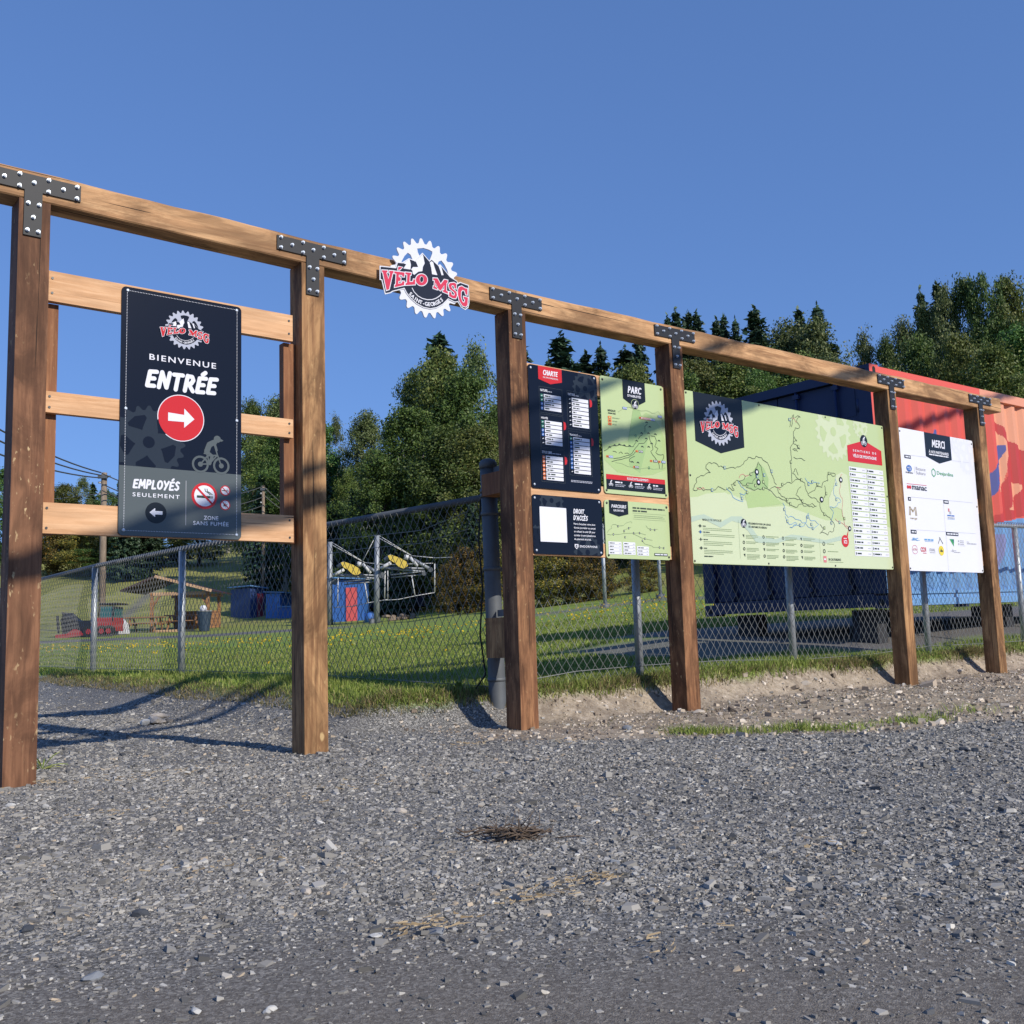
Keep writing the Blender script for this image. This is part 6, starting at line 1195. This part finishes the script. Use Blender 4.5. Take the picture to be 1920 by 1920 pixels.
def dead_mesh(seed, H=8.0):
    rr = random.Random(seed); m = MB()
    def br(p, d, L, r, n):
        q = p+d*L*.5+Vector((rr.uniform(-.08,.08)*L,rr.uniform(-.08,.08)*L,0)); e = p+d*L; m.tube([p, q, e], [r, r*.8, r*.55], 5)
        if n:
            for k in range(3 if n > 1 else 4): br(p.lerp(e, rr.uniform(.35,1)), (d+Vector((rr.uniform(-.7,.7),rr.uniform(-.7,.7),rr.uniform(-.05,.5)))).normalized(), L*rr.uniform(.4,.65), r*.5, n-1)
    br(Vector((0,0,-.5)), Vector((0,0,1)), H*.55, .17, 4); me = bpy.data.meshes.new('branches'); m.bm.to_mesh(me); m.bm.free(); me.materials.append(BARK['dead']); return me
KIND = {}
for nm, sd, kw in (('D1',1,{}),('D1',2,dict(R=2.2,shape=.85)),('D1',3,dict(R=3.0,shape=.7)),('D2',4,dict(R=2.7)),('D2',5,dict(R=2.1,shape=.6)),('D3',6,dict(R=1.9,shape=.62,nc=130)),('D3',7,dict(R=2.4,shape=.7,nl=150)),
                   ('B',8,dict(R=3.4,zb=.03,nc=110,nl=170,size=.24,sig=.55)),('B',9,dict(R=2.8,zb=.02,nc=100,nl=170,size=.24,sig=.55))):
    me = crown(sd, nm, **kw); me.materials.append(LM[nm]); KIND.setdefault(nm, []).append((me, kw.get('R', 2.6), trunk_mesh(sd, 10, .17 if nm != 'B' else .10, 9, 'pale' if nm == 'D3' or sd == 2 else 'dark')))
for sd in (11, 12, 13): me = spruce(sd, R=(1.7,1.45,2.0)[sd-11]); me.materials.append(LM['S']); KIND.setdefault('S', []).append((me, (1.7,1.45,2.0)[sd-11], trunk_mesh(sd, 10, .10, 0, 'dark', .72)))
NAMES = dict(D1='leafy_tree', D2='olive_leafy_tree', D3='pale_leafy_tree', B='bush', S='spruce_tree')
CNT = {}
def tree(px, topy, d, wpx, kind, label, group=None, minh=1.0):
    p = place(px, 1150, d); h = max(at(px, topy, d).z-p.z, minh); var = KIND[kind]; CNT[kind] = CNT.get(kind, 0)+1; me, R, tr = var[CNT[kind] % len(var)]
    h *= 1.0 if kind == 'S' else 1.03; s = (wpx*(2.8 if kind == 'S' else (1.85 if px < 1640 else 1.40) if kind != 'B' else 1.1)/1920*d)/(2*R*1.05); t = empty(NAMES[kind], p, random.uniform(0, 6.28), label, 'bush' if kind == 'B' else 'tree', group); t.scale = (s, s, h/10.0)
    c = bpy.data.objects.new('crown', me); COL.objects.link(c); c.parent = t
    k = bpy.data.objects.new('trunk', tr); COL.objects.link(k); k.parent = t; return t
def dead(px, topy, d, label):
    p = place(px, 1150, d); h = at(px, topy, d).z-p.z; t = empty('dead_tree', p, 0, label, 'tree'); t.scale = (h/9.5,)*3; link('branches', dead_mesh(px), t)
for a in [
 (6,878,92,70,'D1','leafy tree at the left edge of the photo, left of the leftmost post'),
 (116,908,108,56,'D2','olive tree on the far hill, nearest the right side of the leftmost post'),
 (150,894,112,36,'D3','tall pale tree on the far hill left of the utility pole'),
 (169,902,113,24,'S','small dark spruce tip on the far hill left of the utility pole'),
 (196,916,108,46,'D1','rounded tree on the far hill directly behind the utility pole'),
 (105,975,90,80,'B','rusty brown scrub on the far hill beside the leftmost post'),
 (152,985,88,80,'B','autumn scrub on the far hill left of the utility pole, below the trees'),
 (205,960,86,70,'B','brown-green scrub on the far hill right of the utility pole'),
 (232,836,82,28,'S','tall spruce behind the left edge of the entrance sign'),
 (268,900,84,32,'S','spruce hidden behind the middle of the entrance sign'),
 (470,746,86,62,'D1','round-topped tree just right of the entrance sign'),
 (522,738,86,60,'D3','pale tree against the second post, right of the entrance sign'),
 (500,812,74,90,'D2','lower olive tree in the gap between entrance sign and second post'),
 (598,782,80,64,'D1','green tree just right of the second post'),
 (632,776,82,36,'D3','slender pointed tree right of the second post'),
 (657,880,70,36,'D2','low olive tree in the sky notch between the two posts'),
 (690,766,78,60,'D3','conical pale tree left of the bare dead tree'),
 (708,842,66,60,'D2','brownish olive tree below the bare dead tree'),
 (786,692,57,86,'D1','left shoulder tree of the big cluster between second and third posts'),
 (838,656,56,112,'D2','big olive tree under the tall spruce, between second and third posts'),
 (878,690,54,112,'D1','dense green tree left of the third post'),
 (906,636,60,84,'D3','tall pale aspen touching the third post'),
 (766,762,54,104,'D1','dark green tree at the left side of the big cluster'),
 (722,856,53,112,'D1','dark lower tree in the shade left of the big cluster'),
 (842,800,51,128,'D1','dark leafy tree low in the middle of the big cluster'),
 (900,800,50,116,'D2','olive tree low against the third post'),
 (832,606,68,84,'S','tall spruce rising above the big leafy cluster'),
 (742,925,52,27,'S','young spruce in the shade above the lift tower'),
 (826,895,50,27,'S','young spruce low in the dark woods left of the pipe post'),
 (888,912,47,26,'S','young spruce right behind the grey pipe post'),
 (662,912,58,32,'S','dark spruce behind the coral-door shed'),
 (580,930,64,28,'S','dark spruce behind the second post above the fence'),
 (876,1030,40,84,'B','yellow-green bush left of the grey pipe post'),
 (914,1022,40,76,'B','bush directly behind the grey pipe post'),
 (846,1060,46,60,'B','low dark bush right of the lift tower'),
 (990,622,76,60,'S','spruce just right of the third post above the chart board'),
 (1046,655,75,52,'S','small spruce left of the broad spruce above the chart board'),
 (1071,606,72,92,'S','broad spruce above the black chart board'),
 (1118,645,77,52,'S','short spruce between the two broad spruces above the boards'),
 (1147,628,76,62,'S','spruce above the left half of the green skills map'),
 (1194,632,74,72,'S','spruce above the right half of the green skills map'),
 (1221,582,80,36,'S','thin spruce tip over the beam left of the fourth post bracket'),
 (1148,704,55,104,'D2','olive tree behind the skills-park map'),
 (1210,678,56,96,'D2','olive tree against the left side of the fourth post'),
 (1080,712,55,90,'D1','green tree behind the gap of the chart board and skills map'),
 (1022,720,56,90,'D1','green tree behind the chart board'),
 (1030,1018,36,96,'B','bush seen under the black access board'),
 (1082,1026,36,90,'B','bush seen under the right corner of the access board'),
 (1128,1036,36,70,'B','low bush under the course map by the steel post'),
 (1205,1048,37,70,'B','yellow flowering bush under the right end of the course map'),
 (1279,568,90,40,'S','leftmost spruce of the row above the beam'),
 (1296,556,90,50,'S','second spruce of the row above the beam, taller than the first'),
 (1319,563,91,44,'S','third spruce of the row above the beam'),
 (1336,561,91,50,'S','fourth spruce of the row above the beam'),
 (1374,574,88,44,'S','fifth spruce of the row above the beam, after the first gap'),
 (1388,570,90,36,'S','sixth spruce of the row above the beam, thin'),
 (1411,575,89,42,'S','seventh spruce of the row above the beam'),
 (1449,552,86,66,'S','broad tallest spruce in the middle of the row above the beam'),
 (1534,556,88,42,'S','narrow spruce standing behind the round leafy trees'),
 (1572,547,88,66,'S','tall right-hand spruce standing behind the round leafy trees'),
 (1508,588,62,88,'D3','left pale round tree above the beam before the container'),
 (1560,586,60,104,'D3','right pale round tree above the beam before the container'),
 (1470,648,58,100,'D1','green tree below the broad spruce, above the beam'),
 (1528,660,56,110,'D2','olive tree low behind the beam left of the container corner'),
 (1330,668,56,104,'D2','olive tree seen under the beam above the map board, left'),
 (1394,676,55,104,'D2','olive tree seen under the beam above the map board, middle'),
 (1296,690,54,84,'D1','tree hugging the right side of the fourth post'),
 (1450,690,54,90,'D1','tree seen under the beam above the dark container end'),
 (1588,656,58,76,'D3','pale low tree behind the container corner'),
 (1660,612,53,76,'D3','thin greyish tree right of the bare tree'),
 (1700,622,51,66,'D1','tree on the rising tree line right of the greyish tree'),
 (1738,584,51,70,'D3','tree on the rising tree line below the first right-hand spruce tip'),
 (1778,560,51,74,'D2','olive tree below the pair of right-hand spruce tips'),
 (1818,522,50,80,'D3','high tree on the crest at right'),
 (1858,504,50,84,'D1','pale high tree on the crest near the right edge'),
 (1898,500,49,100,'D1','highest crest tree at the right edge'),
 (1944,510,49,110,'D2','crest tree cut by the right edge'),
 (1760,622,43,124,'D1','large nearer tree behind the last two posts'),
 (1836,616,41,120,'D2','large olive nearer tree above the mural'),
 (1906,644,39,140,'D2','large nearer olive tree at the right edge above the mural'),
 (1702,684,41,120,'D2','brownish tree right behind the container corner'),
 (1655,690,43,90,'B','scrub above the container corner'),
 (1970,600,41,150,'D1','nearer tree just outside the right edge'),
 (1775,514,58,44,'S','left spruce tip of the pair above the right-hand trees'),
 (1810,502,59,50,'S','right spruce tip of the pair above the right-hand trees')]: tree(*a, group='trees and bushes behind the field')
dead(727, 740, 62, 'bare dead tree in the sky notch left of the big cluster'); dead(1612, 596, 64, 'bare dead tree left of the rising tree line at right')
# the rest of the woods behind them
SKX = [-700,-100,0,60,110,200,240,300,440,480,540,640,660,700,730,760,800,840,920,960,1050,1230,1280,1340,1450,1480,1560,1600,1630,1700,1760,1850,2000,2400]
SKY_ = [880,890,885,915,915,925,850,850,790,760,760,800,880,800,830,770,720,670,660,680,680,680,640,640,640,650,620,650,700,680,640,590,560,540]
rr = random.Random(21); n = 0
for k in range(115):
    px = rr.uniform(-260, 2160) if k > 40 else rr.uniform(420, 1660); d = rr.uniform(58, 100) if px < 1650 else rr.uniform(46, 70)
    if px < 450: d = rr.uniform(84, 116)
    sk = float(np.interp(px, SKX, SKY_)); kind = rr.choice(['D1','D1','D2','S','S']); ty = sk+rr.uniform(35, 130)
    tree(px, ty, d, rr.uniform(60, 100)*70/d if kind != 'S' else rr.uniform(22,34)*70/d, kind, 'leafy tree deep in the mixed woods behind the front row' if kind != 'S' else 'dark spruce deep in the mixed woods behind the front row', 'deep woods leafy trees' if kind != 'S' else 'deep woods spruces', 3.0)
